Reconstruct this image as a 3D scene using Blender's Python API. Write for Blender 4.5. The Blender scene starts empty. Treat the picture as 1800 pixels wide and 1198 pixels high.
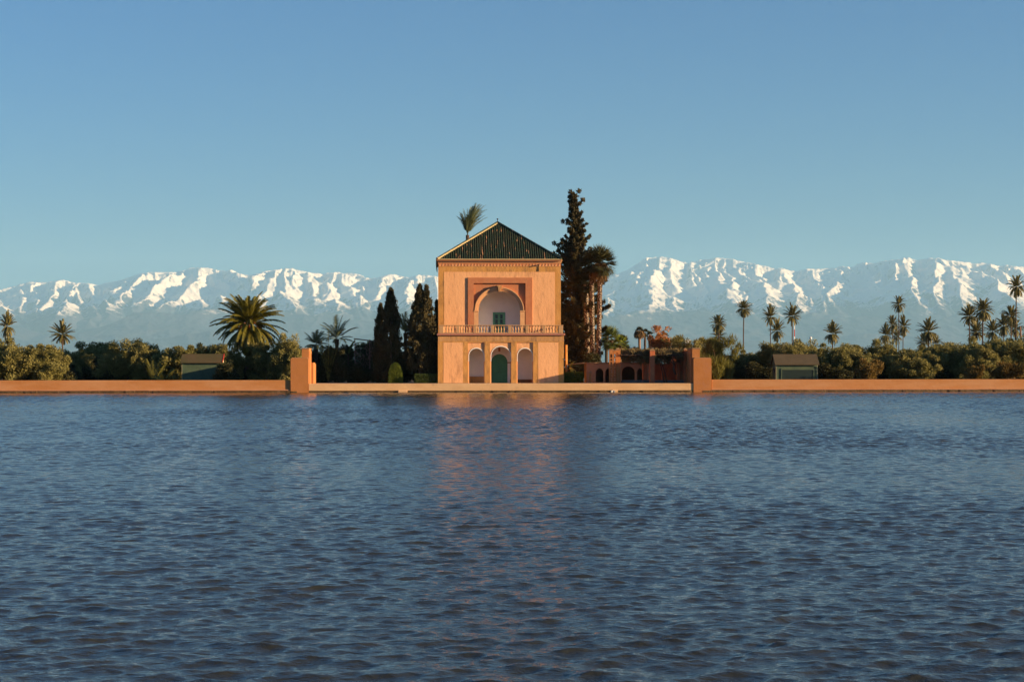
import bpy, bmesh, math, random
import numpy as np
from mathutils import Vector, Matrix
SC = bpy.context.scene
COL = SC.collection
R = math.radians
# ------------------------------------------------------------------ camera
F = 3000.0                      # focal length in photo pixels (photo is 1800 wide)
CX, HOR, CAM_H = 900.0, 645.0, 2.85
YAW = math.atan(110 / F)
cam_d = bpy.data.cameras.new('camera'); cam = bpy.data.objects.new('camera', cam_d); COL.objects.link(cam)
cam.location = (0, 0, CAM_H); cam.rotation_euler = (R(90), R(0.054), -YAW)
cam_d.sensor_width = 36; cam_d.lens = 36 * F / 1800; cam_d.shift_y = 46 / 1800
cam_d.clip_start = 0.5; cam_d.clip_end = 150000
SC.camera = cam
# ------------------------------------------------------------------ sky and sun
SUN_AZ, SUN_EL = 74.0, 11.2     # azimuth from the camera's back towards the right, elevation
w = bpy.data.worlds.new("World"); SC.world = w; w.use_nodes = True
nt = w.node_tree; nt.nodes.clear()
sky = nt.nodes.new('ShaderNodeTexSky'); sky.sky_type = 'NISHITA'; sky.sun_disc = False
sky.sun_elevation = R(SUN_EL); sky.sun_rotation = R(180 - SUN_AZ)
sky.altitude = 400; sky.air_density = 1.3; sky.dust_density = 0.0; sky.ozone_density = 9.2
bg = nt.nodes.new('ShaderNodeBackground'); bg.inputs['Strength'].default_value = 0.0445
wo = nt.nodes.new('ShaderNodeOutputWorld')
nt.links.new(sky.outputs[0], bg.inputs[0]); nt.links.new(bg.outputs[0], wo.inputs[0])
sl = bpy.data.lights.new('sun', 'SUN'); sl.energy = 5.0; sl.angle = R(0.5); sl.color = (1.0, 0.70, 0.38)
so = bpy.data.objects.new('sun', sl); COL.objects.link(so)
sd = Vector((math.sin(R(SUN_AZ)) * math.cos(R(SUN_EL)), -math.cos(R(SUN_AZ)) * math.cos(R(SUN_EL)), math.sin(R(SUN_EL))))
so.rotation_euler = sd.to_track_quat('Z', 'Y').to_euler(); so.location = (60, -40, 60)
SC.view_settings.view_transform = 'Standard'; SC.view_settings.look = 'None'
SC.view_settings.gamma = 1; SC.view_settings.use_curve_mapping = False
SC.view_settings.exposure = 1.68
SC.render.engine = 'CYCLES'
SC.cycles.use_denoising = True
SC.cycles.max_bounces = 6; SC.cycles.diffuse_bounces = 4; SC.cycles.glossy_bounces = 3
SC.cycles.transmission_bounces = 3; SC.cycles.volume_bounces = 2; SC.cycles.sample_clamp_indirect = 4
# ------------------------------------------------------------------ helpers
CA, SA = math.cos(YAW), math.sin(YAW)
def X(px, Y):
    u = (px - CX) / F
    return Y * (u * CA + SA) / (CA - u * SA)
def Z(px, py, Y):
    u = (px - CX) / F; py = py + (px - CX) * 0.00094
    return CAM_H + (HOR - py) / F * Y / (CA - u * SA)
def PX(Y): return Y / F           # metres per photo pixel at depth Y

def tag(o, label=None, cat=None, group=None, kind=None):
    if label: o['label'] = label
    if cat: o['category'] = cat
    if group: o['group'] = group
    if kind: o['kind'] = kind
    return o
def empty(name, loc=(0, 0, 0), rz=0):
    o = bpy.data.objects.new(name, None); COL.objects.link(o); o.location = loc; o.rotation_euler = (0, 0, rz); return o
def link_mesh(name, me, parent=None, m=None):
    o = bpy.data.objects.new(name, me); COL.objects.link(o)
    if m is not None and not me.materials: me.materials.append(m)
    if parent: o.parent = parent
    return o
def arr_mesh(name, V, Fc, m, parent=None, smooth=False, extra=()):
    """V (n,3) array, Fc (k,3|4) array"""
    me = bpy.data.meshes.new(name); V = np.ascontiguousarray(V, dtype=np.float32); Fc = np.ascontiguousarray(Fc, dtype=np.int32)
    n = Fc.shape[1]
    me.vertices.add(len(V)); me.vertices.foreach_set('co', V.ravel())
    me.loops.add(Fc.size); me.loops.foreach_set('vertex_index', Fc.ravel())
    me.polygons.add(len(Fc)); me.polygons.foreach_set('loop_start', np.arange(0, Fc.size, n, dtype=np.int32))
    if smooth: me.polygons.foreach_set('use_smooth', np.ones(len(Fc), dtype=bool))
    me.update(calc_edges=True); me.validate()
    return link_mesh(name, me, parent, m)

class MB:
    """collects shapes, build() links ONE mesh object"""
    def __init__(s): s.bm = bmesh.new()
    def box(s, x0, x1, y0, y1, z0, z1, bev=0):
        r = bmesh.ops.create_cube(s.bm, size=1)
        for v in r['verts']:
            v.co = Vector(((x0 + x1) / 2 + v.co.x * (x1 - x0), (y0 + y1) / 2 + v.co.y * (y1 - y0), (z0 + z1) / 2 + v.co.z * (z1 - z0)))
        if bev:
            es = list({e for v in r['verts'] for e in v.link_edges})
            bmesh.ops.bevel(s.bm, geom=es, offset=bev, segments=1, affect='EDGES')
        return s
    def tube(s, pts, rad, n=8, cap=True):
        pts = [Vector(p) for p in pts]; k = len(pts)
        if not hasattr(rad, '__len__'): rad = [rad] * k
        rings = []
        for i, p in enumerate(pts):
            d = (pts[min(i + 1, k - 1)] - pts[max(i - 1, 0)]).normalized()
            a = d.cross(Vector((0, 0, 1)) if abs(d.z) < 0.9 else Vector((1, 0, 0))).normalized(); b = d.cross(a)
            rings.append([s.bm.verts.new(p + (a * math.cos(t) + b * math.sin(t)) * rad[i]) for t in [2 * math.pi * j / n for j in range(n)]])
        for i in range(k - 1):
            for j in range(n):
                s.bm.faces.new((rings[i][j], rings[i][(j + 1) % n], rings[i + 1][(j + 1) % n], rings[i + 1][j]))
        if cap:
            s.bm.faces.new(rings[0][::-1]); s.bm.faces.new(rings[-1])
        return s
    def lathe(s, cx, cy, prof, n=10):
        return s.tube([(cx, cy, z) for r, z in prof], [r for r, z in prof], n)
    def prism(s, poly, y0, y1):
        """poly: list of (x,z); extruded along y"""
        a = [s.bm.verts.new((x, y0, z)) for x, z in poly]; b = [s.bm.verts.new((x, y1, z)) for x, z in poly]
        n = len(poly)
        for i in range(n): s.bm.faces.new((a[i], a[(i + 1) % n], b[(i + 1) % n], b[i]))
        s.bm.faces.new(a[::-1]); s.bm.faces.new(b)
        return s
    def prism_x(s, poly, x0, x1):
        """poly: list of (y,z); extruded along x"""
        a = [s.bm.verts.new((x0, y, z)) for y, z in poly]; b = [s.bm.verts.new((x1, y, z)) for y, z in poly]
        n = len(poly)
        for i in range(n): s.bm.faces.new((a[i], a[(i + 1) % n], b[(i + 1) % n], b[i]))
        s.bm.faces.new(a[::-1]); s.bm.faces.new(b)
        return s
    def build(s, name, m, parent=None, smooth=False):
        bmesh.ops.recalc_face_normals(s.bm, faces=s.bm.faces)
        me = bpy.data.meshes.new(name); s.bm.to_mesh(me); s.bm.free()
        if smooth: me.polygons.foreach_set('use_smooth', [True] * len(me.polygons))
        return link_mesh(name, me, parent, m)

def plate(name, outer, holes, y0, y1, m, parent=None):
    """a wall slab in the XZ plane between y0 and y1 with holes (lists of (x,z))"""
    cu = bpy.data.curves.new(name, 'CURVE'); cu.dimensions = '2D'; cu.fill_mode = 'BOTH'
    cu.extrude = abs(y1 - y0) / 2
    for poly in [outer] + holes:
        sp = cu.splines.new('POLY'); sp.points.add(len(poly) - 1)
        for p, (x, z) in zip(sp.points, poly): p.co = (x, z, 0, 1)
        sp.use_cyclic_u = True
    ob = bpy.data.objects.new(name, cu); COL.objects.link(ob)
    dg = bpy.context.evaluated_depsgraph_get()
    me = bpy.data.meshes.new_from_object(ob.evaluated_get(dg))
    bpy.data.objects.remove(ob); bpy.data.curves.remove(cu)
    me.transform(Matrix.Translation((0, (y0 + y1) / 2, 0)) @ Matrix.Rotation(R(90), 4, 'X'))
    me.materials.clear(); me.name = name
    return link_mesh(name, me, parent, m)

def arch(cx, hw, z0, zs, rise=None, n=24, pinch=0.0):
    """opening outline: jambs from z0 to the springing zs, then a round arch; pinch narrows the jamb at the springing"""
    rise = hw if rise is None else rise
    pts = [(cx - hw, z0), (cx - hw, zs)]
    pts += [(cx - hw * math.cos(math.pi * i / n), zs + rise * math.sin(math.pi * i / n)) for i in range(1, n)]
    pts += [(cx + hw, zs), (cx + hw, z0)]
    return pts
def keel(cx, hw, z0, zs, rise, n=8):
    pts = [(cx - hw, z0), (cx - hw, zs)]
    for i in range(1, n + 1):
        t = i / n; pts.append((cx - hw * math.cos(t * math.pi / 2) ** 0.8, zs + rise * (0.75 * math.sin(t * math.pi / 2) + 0.25 * t ** 4)))
    for i in range(n - 1, 0, -1):
        t = i / n; pts.append((cx + hw * math.cos(t * math.pi / 2) ** 0.8, zs + rise * (0.75 * math.sin(t * math.pi / 2) + 0.25 * t ** 4)))
    pts += [(cx + hw, zs), (cx + hw, z0)]
    return pts

# ------------------------------------------------------------------ materials
def mat(name, c1, c2=None, scale=1.0, rough=0.9, bump=0.0, bscale=8.0, bdist=0.02, c3=None, s3=0.3, t3=(0.55, 0.7), spec=0.3,
        stretch=(1, 1, 1), bstretch=(1, 1, 1), transl=0.0):
    m = bpy.data.materials.new(name); m.use_nodes = True; n = m.node_tree; N = n.nodes; L = n.links
    b = N['Principled BSDF']; b.inputs['Roughness'].default_value = rough; b.inputs['Specular IOR Level'].default_value = spec
    g = N.new('ShaderNodeNewGeometry')
    def pos(st):
        mp = N.new('ShaderNodeMapping'); mp.inputs['Scale'].default_value = st
        L.new(g.outputs['Position'], mp.inputs[0]); return mp.outputs[0]
    def noise(sc, vec, det=5, ro=0.6):
        t = N.new('ShaderNodeTexNoise'); t.inputs['Scale'].default_value = sc; t.inputs['Detail'].default_value = det
        t.inputs['Roughness'].default_value = ro; L.new(vec, t.inputs['Vector']); return t.outputs['Fac']
    def mix(a, bb, fac):
        x = N.new('ShaderNodeMix'); x.data_type = 'RGBA'; L.new(fac, x.inputs[0])
        for s, v in ((6, a), (7, bb)):
            if isinstance(v, tuple): x.inputs[s].default_value = (*v, 1)
            else: L.new(v, x.inputs[s])
        return x.outputs[2]
    def ramp(f, a, bb):
        x = N.new('ShaderNodeMapRange'); x.inputs[1].default_value = a; x.inputs[2].default_value = bb; L.new(f, x.inputs[0]); return x.outputs[0]
    col = None
    if c2: col = mix(c1, c2, ramp(noise(scale, pos(stretch)), 0.32, 0.68))
    if c3: col = mix(col if col else c1, c3, ramp(noise(s3, pos(stretch), 8, 0.7), *t3))
    if col: L.new(col, b.inputs['Base Color'])
    else: b.inputs['Base Color'].default_value = (*c1, 1)
    if bump:
        bp = N.new('ShaderNodeBump'); bp.inputs['Strength'].default_value = bump; bp.inputs['Distance'].default_value = bdist
        L.new(noise(bscale, pos(bstretch), 6, 0.65), bp.inputs['Height']); L.new(bp.outputs[0], b.inputs['Normal'])
    if transl:
        tr = N.new('ShaderNodeBsdfTranslucent'); ms = N.new('ShaderNodeMixShader'); ms.inputs[0].default_value = transl
        if col: L.new(col, tr.inputs[0])
        else: tr.inputs[0].default_value = (*c1, 1)
        L.new(b.outputs[0], ms.inputs[1]); L.new(tr.outputs[0], ms.inputs[2]); L.new(ms.outputs[0], N['Material Output'].inputs[0])
    return m

M = {}
M['stucco'] = mat('pink_stucco', (0.74, 0.38, 0.18), (0.80, 0.43, 0.215), 0.5, 0.95, 0.5, 4.5, 0.06, bstretch=(1, 1, 0.7), c3=(0.44, 0.22, 0.105), s3=0.8, t3=(0.52, 0.72), stretch=(1.8, 1, 0.4))
M['ochre'] = mat('ochre_brick', (0.50, 0.24, 0.065), (0.60, 0.31, 0.10), 1.2, 0.95, 0.6, 6, 0.05, c3=(0.30, 0.16, 0.065), s3=1.1, t3=(0.48, 0.70), stretch=(1.4, 1, 0.6))
M['ochre_dark'] = mat('weathered_ochre', (0.42, 0.22, 0.09), (0.54, 0.30, 0.13), 1.5, 0.95, 0.6, 6, 0.05, c3=(0.20, 0.12, 0.07), s3=1.8, t3=(0.48, 0.7), stretch=(1.6, 1, 0.35))
M['red_band'] = mat('terracotta_band', (0.44, 0.16, 0.075), (0.50, 0.21, 0.10), 1.0, 0.95, 0.5, 6, 0.04, c3=(0.30, 0.14, 0.08), s3=1.0, t3=(0.55, 0.8))
M['arch_trim'] = mat('arch_moulding', (0.66, 0.38, 0.19), (0.58, 0.31, 0.15), 2, 0.9, 0.3, 8, 0.02)
M['stone'] = mat('baluster_stone', (0.50, 0.30, 0.16), (0.40, 0.24, 0.12), 3, 0.95, 0.4, 12, 0.02, c3=(0.14, 0.10, 0.06), s3=4, t3=(0.55, 0.75))
M['slab_red'] = mat('red_slab', (0.40, 0.17, 0.12), (0.30, 0.13, 0.10), 3, 0.8, 0.3, 8, 0.02)
M['white'] = mat('white_plaster', (0.82, 0.79, 0.74), (0.75, 0.72, 0.67), 0.8, 0.9, 0.2, 5, 0.02)
M['trim_white'] = mat('white_trim', (0.8, 0.76, 0.72), rough=0.8)
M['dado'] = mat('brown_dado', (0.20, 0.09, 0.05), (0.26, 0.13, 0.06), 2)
M['green'] = mat('green_paint', (0.05, 0.20, 0.11), (0.07, 0.26, 0.14), 2, 0.55, 0.2, 12, 0.01)
M['green_light'] = mat('light_green_paint', (0.12, 0.34, 0.20), rough=0.5)
M['glass'] = mat('dark_glass', (0.02, 0.03, 0.025), rough=0.08, spec=0.6)
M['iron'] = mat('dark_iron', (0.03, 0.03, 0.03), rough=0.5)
M['tile'] = mat('green_glazed_tile', (0.012, 0.040, 0.018), (0.045, 0.038, 0.014), 1.4, 0.45, 0.3, 14, 0.03, c3=(0.42, 0.21, 0.10), s3=0.9, t3=(0.59, 0.63), spec=0.4, stretch=(3.6, 0.2, 0.9))
M['tile_bed'] = mat('tile_bed', (0.010, 0.012, 0.008), (0.02, 0.015, 0.01), 3, 0.9)
M['mortar'] = mat('hip_mortar', (0.52, 0.40, 0.22), (0.40, 0.32, 0.16), 3, 0.9)
M['wall'] = mat('basin_wall_paint', (0.42, 0.175, 0.058), (0.48, 0.21, 0.08), 0.45, 0.95, 0.4, 2.5, 0.05, c3=(0.50, 0.25, 0.12), s3=0.35, t3=(0.42, 0.66), stretch=(0.5, 1, 2.5))
M['wall_foot'] = mat('wall_footing', (0.46, 0.23, 0.13), (0.38, 0.18, 0.09), 0.9, 0.95, 0.6, 5, 0.04)
M['terrace'] = mat('terrace_render', (0.66, 0.43, 0.24), (0.58, 0.35, 0.18), 0.7, 0.95, 0.5, 4, 0.04, c3=(0.36, 0.27, 0.19), s3=0.9, t3=(0.60, 0.72), stretch=(0.7, 1, 2.2))
M['moss'] = mat('wet_moss', (0.045, 0.028, 0.012), (0.13, 0.08, 0.035), 2.2, 0.7, 1.0, 5, 0.1, c3=(0.30, 0.18, 0.10), s3=1.3, t3=(0.60, 0.68))
M['pier'] = mat('pier_render', (0.38, 0.15, 0.045), (0.43, 0.175, 0.06), 0.7, 0.95, 0.7, 7, 0.03, c3=(0.38, 0.17, 0.09), s3=1.2, t3=(0.5, 0.8))
M['pier_cap'] = mat('pier_cap', (0.36, 0.22, 0.12), (0.24, 0.15, 0.09), 4, 0.95, 0.5, 10, 0.03)
M['red_wall'] = mat('red_garden_wall', (0.42, 0.12, 0.055), (0.50, 0.17, 0.075), 0.9, 0.95, 0.5, 5, 0.04)
M['tan_wall'] = mat('tan_garden_wall', (0.42, 0.24, 0.13), (0.50, 0.28, 0.16), 0.9, 0.95, 0.5, 5, 0.04)
M['ground'] = mat('garden_soil', (0.10, 0.065, 0.035), (0.15, 0.10, 0.05), 0.2, 1, 0.5, 3, 0.05)
M['paving'] = mat('terrace_paving', (0.45, 0.30, 0.19), (0.38, 0.24, 0.15), 0.8, 0.95)
M['leaf_olive'] = mat('olive_foliage', (0.18, 0.165, 0.042), (0.27, 0.245, 0.09), 0.9, 0.75, transl=0.25, c3=(0.11, 0.11, 0.028), s3=0.4, t3=(0.45, 0.7))
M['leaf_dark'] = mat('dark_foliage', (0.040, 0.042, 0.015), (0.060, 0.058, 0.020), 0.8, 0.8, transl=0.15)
M['leaf_cyp'] = mat('cypress_foliage', (0.055, 0.046, 0.017), (0.085, 0.066, 0.024), 0.9, 0.85, transl=0.08, c3=(0.035, 0.03, 0.012), s3=0.5, t3=(0.45, 0.7))
M['leaf_fresh'] = mat('fresh_foliage', (0.13, 0.17, 0.02), (0.18, 0.22, 0.03), 2, 0.7, transl=0.25)
M['leaf_hedge'] = mat('hedge_foliage', (0.07, 0.10, 0.02), (0.11, 0.14, 0.03), 2, 0.75, transl=0.2)
M['leaf_willow'] = mat('tamarisk_foliage', (0.13, 0.13, 0.026), (0.17, 0.16, 0.035), 0.9, 0.75, transl=0.3)
M['leaf_orange'] = mat('autumn_foliage', (0.36, 0.15, 0.045), (0.44, 0.22, 0.09), 2, 0.8, transl=0.3)
M['leaf_rust'] = mat('rusty_shrub_foliage', (0.13, 0.09, 0.022), (0.19, 0.12, 0.03), 1.4, 0.8, transl=0.25)
M['leaf_palm'] = mat('palm_frond', (0.11, 0.10, 0.025), (0.17, 0.145, 0.04), 0.7, 0.55, spec=0.4, transl=0.22)
M['leaf_bigpalm'] = mat('canary_palm_frond', (0.12, 0.115, 0.014), (0.17, 0.15, 0.02), 0.7, 0.5, spec=0.45, transl=0.28)
M['leaf_grey'] = mat('grey_palm_frond', (0.10, 0.125, 0.055), (0.14, 0.155, 0.075), 0.9, 0.6, transl=0.2)
M['leaf_banana'] = mat('banana_leaf', (0.07, 0.10, 0.02), (0.12, 0.14, 0.03), 1.2, 0.5, transl=0.3)
M['leaf_yellow'] = mat('yellow_banana_leaf', (0.55, 0.42, 0.05), (0.42, 0.36, 0.05), 2, 0.5, transl=0.3)
M['skirt'] = mat('dead_frond_skirt', (0.20, 0.12, 0.055), (0.14, 0.09, 0.04), 2, 0.9, transl=0.1)
M['fruit'] = mat('date_stalks', (0.42, 0.13, 0.03), (0.34, 0.11, 0.03), 3, 0.7)
M['trunk'] = mat('palm_trunk', (0.065, 0.042, 0.028), (0.10, 0.065, 0.042), 6, 0.95, 1.0, 8, 0.06, bstretch=(1, 1, 2.5))
M['trunk_tan'] = mat('ringed_palm_trunk', (0.30, 0.17, 0.10), (0.22, 0.12, 0.07), 6, 0.95, 1.0, 8, 0.06, bstretch=(1, 1, 2.5))
M['bark'] = mat('tree_bark', (0.12, 0.085, 0.055), (0.18, 0.12, 0.08), 5, 0.95, 0.8, 12, 0.03, bstretch=(1, 1, 0.4))
M['shed_green'] = mat('shed_green_paint', (0.05, 0.085, 0.055), (0.085, 0.12, 0.07), 1.4, 0.7, 0.4, 9, 0.02, c3=(0.05, 0.07, 0.05), s3=2, t3=(0.5, 0.7))
M['shed_roof'] = mat('shed_roof_felt', (0.065, 0.05, 0.03), (0.085, 0.065, 0.04), 1.3, 0.9, 0.4, 9, 0.02)
M['shed_roof_green'] = mat('mossy_shed_roof', (0.06, 0.055, 0.022), (0.09, 0.06, 0.03), 0.6, 0.9, 0.4, 9, 0.02)
M['shed_cream'] = mat('cream_trim', (0.36, 0.34, 0.22), rough=0.8)
M['red_paint'] = mat('red_paint', (0.45, 0.05, 0.03), rough=0.6)
M['white_paint'] = mat('white_paint', (0.75, 0.74, 0.72), rough=0.6)
M['wood'] = mat('pergola_timber', (0.07, 0.045, 0.03), (0.12, 0.07, 0.045), 4, 0.9)
M['vine'] = mat('dry_vine', (0.13, 0.10, 0.045), (0.20, 0.15, 0.07), 2, 0.9, transl=0.15)
M['twig'] = mat('bare_twigs', (0.26, 0.15, 0.12), (0.18, 0.11, 0.09), 4, 0.9)
M['grey_step'] = mat('grey_step', (0.16, 0.15, 0.15), (0.10, 0.10, 0.10), 2, 0.9)
M['bird_white'] = mat('bird_white', (0.8, 0.78, 0.75), rough=0.8)
M['bird_dark'] = mat('bird_dark', (0.03, 0.03, 0.03), rough=0.8)
M['bird_bill'] = mat('bird_bill', (0.5, 0.3, 0.05), rough=0.6)
# washingtonia trunk: pale persistent leaf bases on a dark stem
def trunk_spotted():
    m = bpy.data.materials.new('spotted_palm_trunk'); m.use_nodes = True; n = m.node_tree; N = n.nodes; L = n.links
    b = N['Principled BSDF']; b.inputs['Roughness'].default_value = 0.95
    tc = N.new('ShaderNodeTexCoord'); mp = N.new('ShaderNodeMapping'); mp.inputs['Scale'].default_value = (6.5, 6.5, 4.5)
    v = N.new('ShaderNodeTexVoronoi'); v.inputs['Scale'].default_value = 1.0; v.inputs['Randomness'].default_value = 0.7
    mr = N.new('ShaderNodeMapRange'); mr.inputs[1].default_value = 0.42; mr.inputs[2].default_value = 0.30
    x = N.new('ShaderNodeMix'); x.data_type = 'RGBA'; x.inputs[6].default_value = (0.05, 0.03, 0.02, 1); x.inputs[7].default_value = (0.42, 0.335, 0.26, 1)
    L.new(tc.outputs['Object'], mp.inputs[0]); L.new(mp.outputs[0], v.inputs['Vector']); L.new(v.outputs['Distance'], mr.inputs[0])
    L.new(mr.outputs[0], x.inputs[0]); L.new(x.outputs[2], b.inputs['Base Color'])
    return m
M['trunk_spot'] = trunk_spotted()

# ------------------------------------------------------------------ noise in numpy
def vnoise(x, y, seed):
    rs = np.random.RandomState(seed); T = rs.rand(256, 256).astype(np.float32)
    xi = np.floor(x).astype(int); yi = np.floor(y).astype(int); fx = x - xi; fy = y - yi
    fx = fx * fx * fx * (fx * (fx * 6 - 15) + 10); fy = fy * fy * fy * (fy * (fy * 6 - 15) + 10)
    a = T[xi & 255, yi & 255]; b = T[(xi + 1) & 255, yi & 255]; c = T[xi & 255, (yi + 1) & 255]; d = T[(xi + 1) & 255, (yi + 1) & 255]
    return (a + (b - a) * fx) * (1 - fy) + (c + (d - c) * fx) * fy
def fbm(x, y, seed, octv=5, gain=0.5):
    s = 0; a = 1.0; t = 0
    for i in range(octv):
        s = s + a * (vnoise(x * 2 ** i + 17.3 * i, y * 2 ** i - 9.1 * i, seed + i) * 2 - 1); t += a; a *= gain
    return s / t
def ridged(x, y, seed, octv=6, gain=0.5):
    s = 0; a = 1.0; t = 0; wgt = 1.0
    for i in range(octv):
        c, sn = math.cos(0.6 * i), math.sin(0.6 * i)
        n = 1 - np.abs(vnoise((x * c - y * sn) * 2 ** i + 31.7 * i, (x * sn + y * c) * 2 ** i + 5.3 * i, seed + i) * 2 - 1)
        n = n * n * wgt; wgt = np.clip(n * 1.8, 0, 1); s = s + a * n; t += a; a *= gain
    return s / t

# ------------------------------------------------------------------ ground
WALL_Y = 193.0
def ground():
    xs = [-25000, -100, 100, 25000]; ys = [-9500, 2.0, WALL_Y + 0.3, 55800]
    V, Fc = [], []
    def quad(*p):
        b = len(V); V.extend(p); Fc.append((b, b + 1, b + 2, b + 3))
    for i in range(3):
        for j in range(3):
            z = -0.8 if (i == 1 and j == 1) else 0.93
            quad((xs[i], ys[j], z), (xs[i + 1], ys[j], z), (xs[i + 1], ys[j + 1], z), (xs[i], ys[j + 1], z))
    x0, x1, y0, y1 = xs[1], xs[2], ys[1], ys[2]
    for a, b in (((x0, y0), (x1, y0)), ((x1, y0), (x1, y1)), ((x1, y1), (x0, y1)), ((x0, y1), (x0, y0))):
        quad((*a, -0.8), (*b, -0.8), (*b, 0.93), (*a, 0.93))
    o = arr_mesh('ground', np.array(V), np.array(Fc), M['ground']); tag(o, kind='structure')
ground()

# ------------------------------------------------------------------ water
def water_mat():
    m = bpy.data.materials.new('pool_water'); m.use_nodes = True; n = m.node_tree; N = n.nodes; L = n.links
    b = N['Principled BSDF']; b.inputs['Base Color'].default_value = (0.026, 0.028, 0.022, 1)
    b.inputs['Roughness'].default_value = 0.06; b.inputs['IOR'].default_value = 1.333
    g = N.new('ShaderNodeNewGeometry'); mp = N.new('ShaderNodeMapping'); mp.inputs['Scale'].default_value = (4.2, 7.0, 1); mp.inputs['Rotation'].default_value = (0, 0, R(9))
    t = N.new('ShaderNodeTexNoise'); t.inputs['Scale'].default_value = 1.3; t.inputs['Detail'].default_value = 4; t.inputs['Roughness'].default_value = 0.6
    bp = N.new('ShaderNodeBump'); bp.inputs['Strength'].default_value = 0.9; bp.inputs['Distance'].default_value = 0.030
    L.new(g.outputs['Position'], mp.inputs[0]); L.new(mp.outputs[0], t.inputs['Vector']); L.new(t.outputs['Fac'], bp.inputs['Height']); L.new(bp.outputs[0], b.inputs['Normal'])
    return m
def water():
    rs = np.random.RandomState(5)
    NW = 170
    lam = np.exp(rs.uniform(math.log(0.13), math.log(0.95), NW)); k = 2 * math.pi / lam
    ang = R(-90) + np.where(rs.rand(NW) < 0.5, R(30), R(-24)) + rs.normal(0, R(20), NW)
    kx, ky = k * np.cos(ang), k * np.sin(ang); ph = rs.uniform(0, 2 * math.pi, NW)
    slope = 0.205 * math.sqrt(2 / NW) * (lam / 0.36) ** np.where(lam > 0.36, -0.6, 0.10)
    amp = slope / k
    def disp(x, y, minlam):
        x = x.astype(np.float64); y = y.astype(np.float64)
        gust = (0.80 + 0.6 * fbm(x / 14, y / 22, 3, 3)) * (1 + 0.55 * np.clip((y - 45) / 70, 0, 1))
        ml = 0.11 * (np.maximum(y, 5) / 20) ** 0.58
        dx = np.zeros_like(x); dy = np.zeros_like(x); dz = np.zeros_like(x)
        for i in range(NW):
            if lam[i] < minlam * 0.6: continue
            fw = np.clip((lam[i] - ml) / (0.4 * ml), 0, 1)
            p = kx[i] * x + ky[i] * y + ph[i]; s, c = np.sin(p) * fw, np.cos(p) * fw
            dz += amp[i] * s; dx += amp[i] * c * math.cos(ang[i]); dy += amp[i] * c * math.sin(ang[i])
        edge = np.clip((WALL_Y + 0.2 - y) / 4, 0.6, 1)
        return x + dx * gust * 1.0 * edge, y + dy * gust * 1.0 * edge, dz * gust * edge
    V, Fc = [], []; base = 0
    def band(x0, x1, nx, y0, y1, ny, minlam, flat=False):
        nonlocal base
        gx, gy = np.meshgrid(np.linspace(x0, x1, nx), np.linspace(y0, y1, ny))
        if flat: v = np.stack([gx.ravel(), gy.ravel(), np.zeros(gx.size)], 1)
        else: v = np.stack([a.ravel() for a in disp(gx.ravel(), gy.ravel(), minlam)], 1)
        i = np.arange(nx * ny).reshape(ny, nx)
        f = np.stack([i[:-1, :-1].ravel(), i[:-1, 1:].ravel(), i[1:, 1:].ravel(), i[1:, :-1].ravel()], 1) + base
        V.append(v); Fc.append(f); base += len(v)
    cx = lambda y: y * SA / CA
    band(-13, 16, 860, 11, 34, 720, 0.16)
    band(-21, 27, 700, 33.9, 66, 560, 0.22)
    band(-38, 54, 760, 65.9, 115, 540, 0.32)
    band(-66, 80, 820, 114.8, WALL_Y + 0.25, 600, 0.42)
    for a in ((-100, -66, 2, 114.8, WALL_Y + 0.2), (80, 100, 2, 114.8, WALL_Y + 0.2), (-100, -38, 2, 65.9, 114.8), (54, 100, 2, 65.9, 114.8),
              (-100, -21, 2, 33.9, 65.9), (27, 100, 2, 33.9, 65.9), (-100, -13, 2, 11, 33.9), (16, 100, 2, 11, 33.9), (-100, 100, 2, 2, 11)):
        band(a[0], a[1], 2, a[3], a[4], 2, 1, True)
    o = arr_mesh('water', np.concatenate(V), np.concatenate(Fc), water_mat(), smooth=True); tag(o, kind='structure')
water()

# ------------------------------------------------------------------ mountains
SKYLINE = [(-400, 540), (-150, 520), (0, 508), (25, 502), (50, 494.5), (75, 495.5), (95, 493), (112, 491), (130, 496), (150, 496), (172, 500), (195, 494.5), (205, 493),
 (225, 487.5), (243, 481), (265, 477), (288, 477.5), (305, 477.5), (322, 475), (334, 469.5), (350, 469.5), (365, 469), (382, 474.5), (398, 475.5),
 (408, 473), (422, 481), (437, 483), (450, 480.5), (462, 477.5), (477, 474), (487, 474), (502, 470.5), (512, 471), (532, 475.5), (550, 479), (567, 480.5),
 (578, 479), (595, 477.5), (612, 479.5), (630, 481), (645, 487.5), (653, 489), (665, 487), (688, 481), (705, 485), (722, 487), (735, 483), (750, 483),
 (767, 485), (800, 488), (850, 494), (900, 492), (950, 490), (1020, 500), (1060, 496), (1074, 484.5), (1101, 475.5), (1119, 464.5), (1137, 452), (1148, 453),
 (1165, 450.7), (1181, 454.5), (1199, 460), (1208, 461.5), (1234, 457), (1257, 453), (1272, 454), (1288, 455), (1301, 459), (1319, 462), (1337, 466),
 (1350, 468.5), (1363, 473), (1372, 471), (1390, 476), (1405, 476.7), (1419, 472), (1430, 473), (1448, 471.7), (1466, 471.7), (1479, 468), (1500, 469.5),
 (1507, 464), (1522, 461.5), (1538, 463), (1554, 459), (1577, 456), (1596, 452.5), (1610, 458), (1635, 454), (1649, 454), (1662, 457), (1680, 459),
 (1696, 460.5), (1712, 464), (1725, 462), (1743, 465), (1757, 468.5), (1770, 467), (1800, 469.5), (1900, 480), (2200, 500)]
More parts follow.
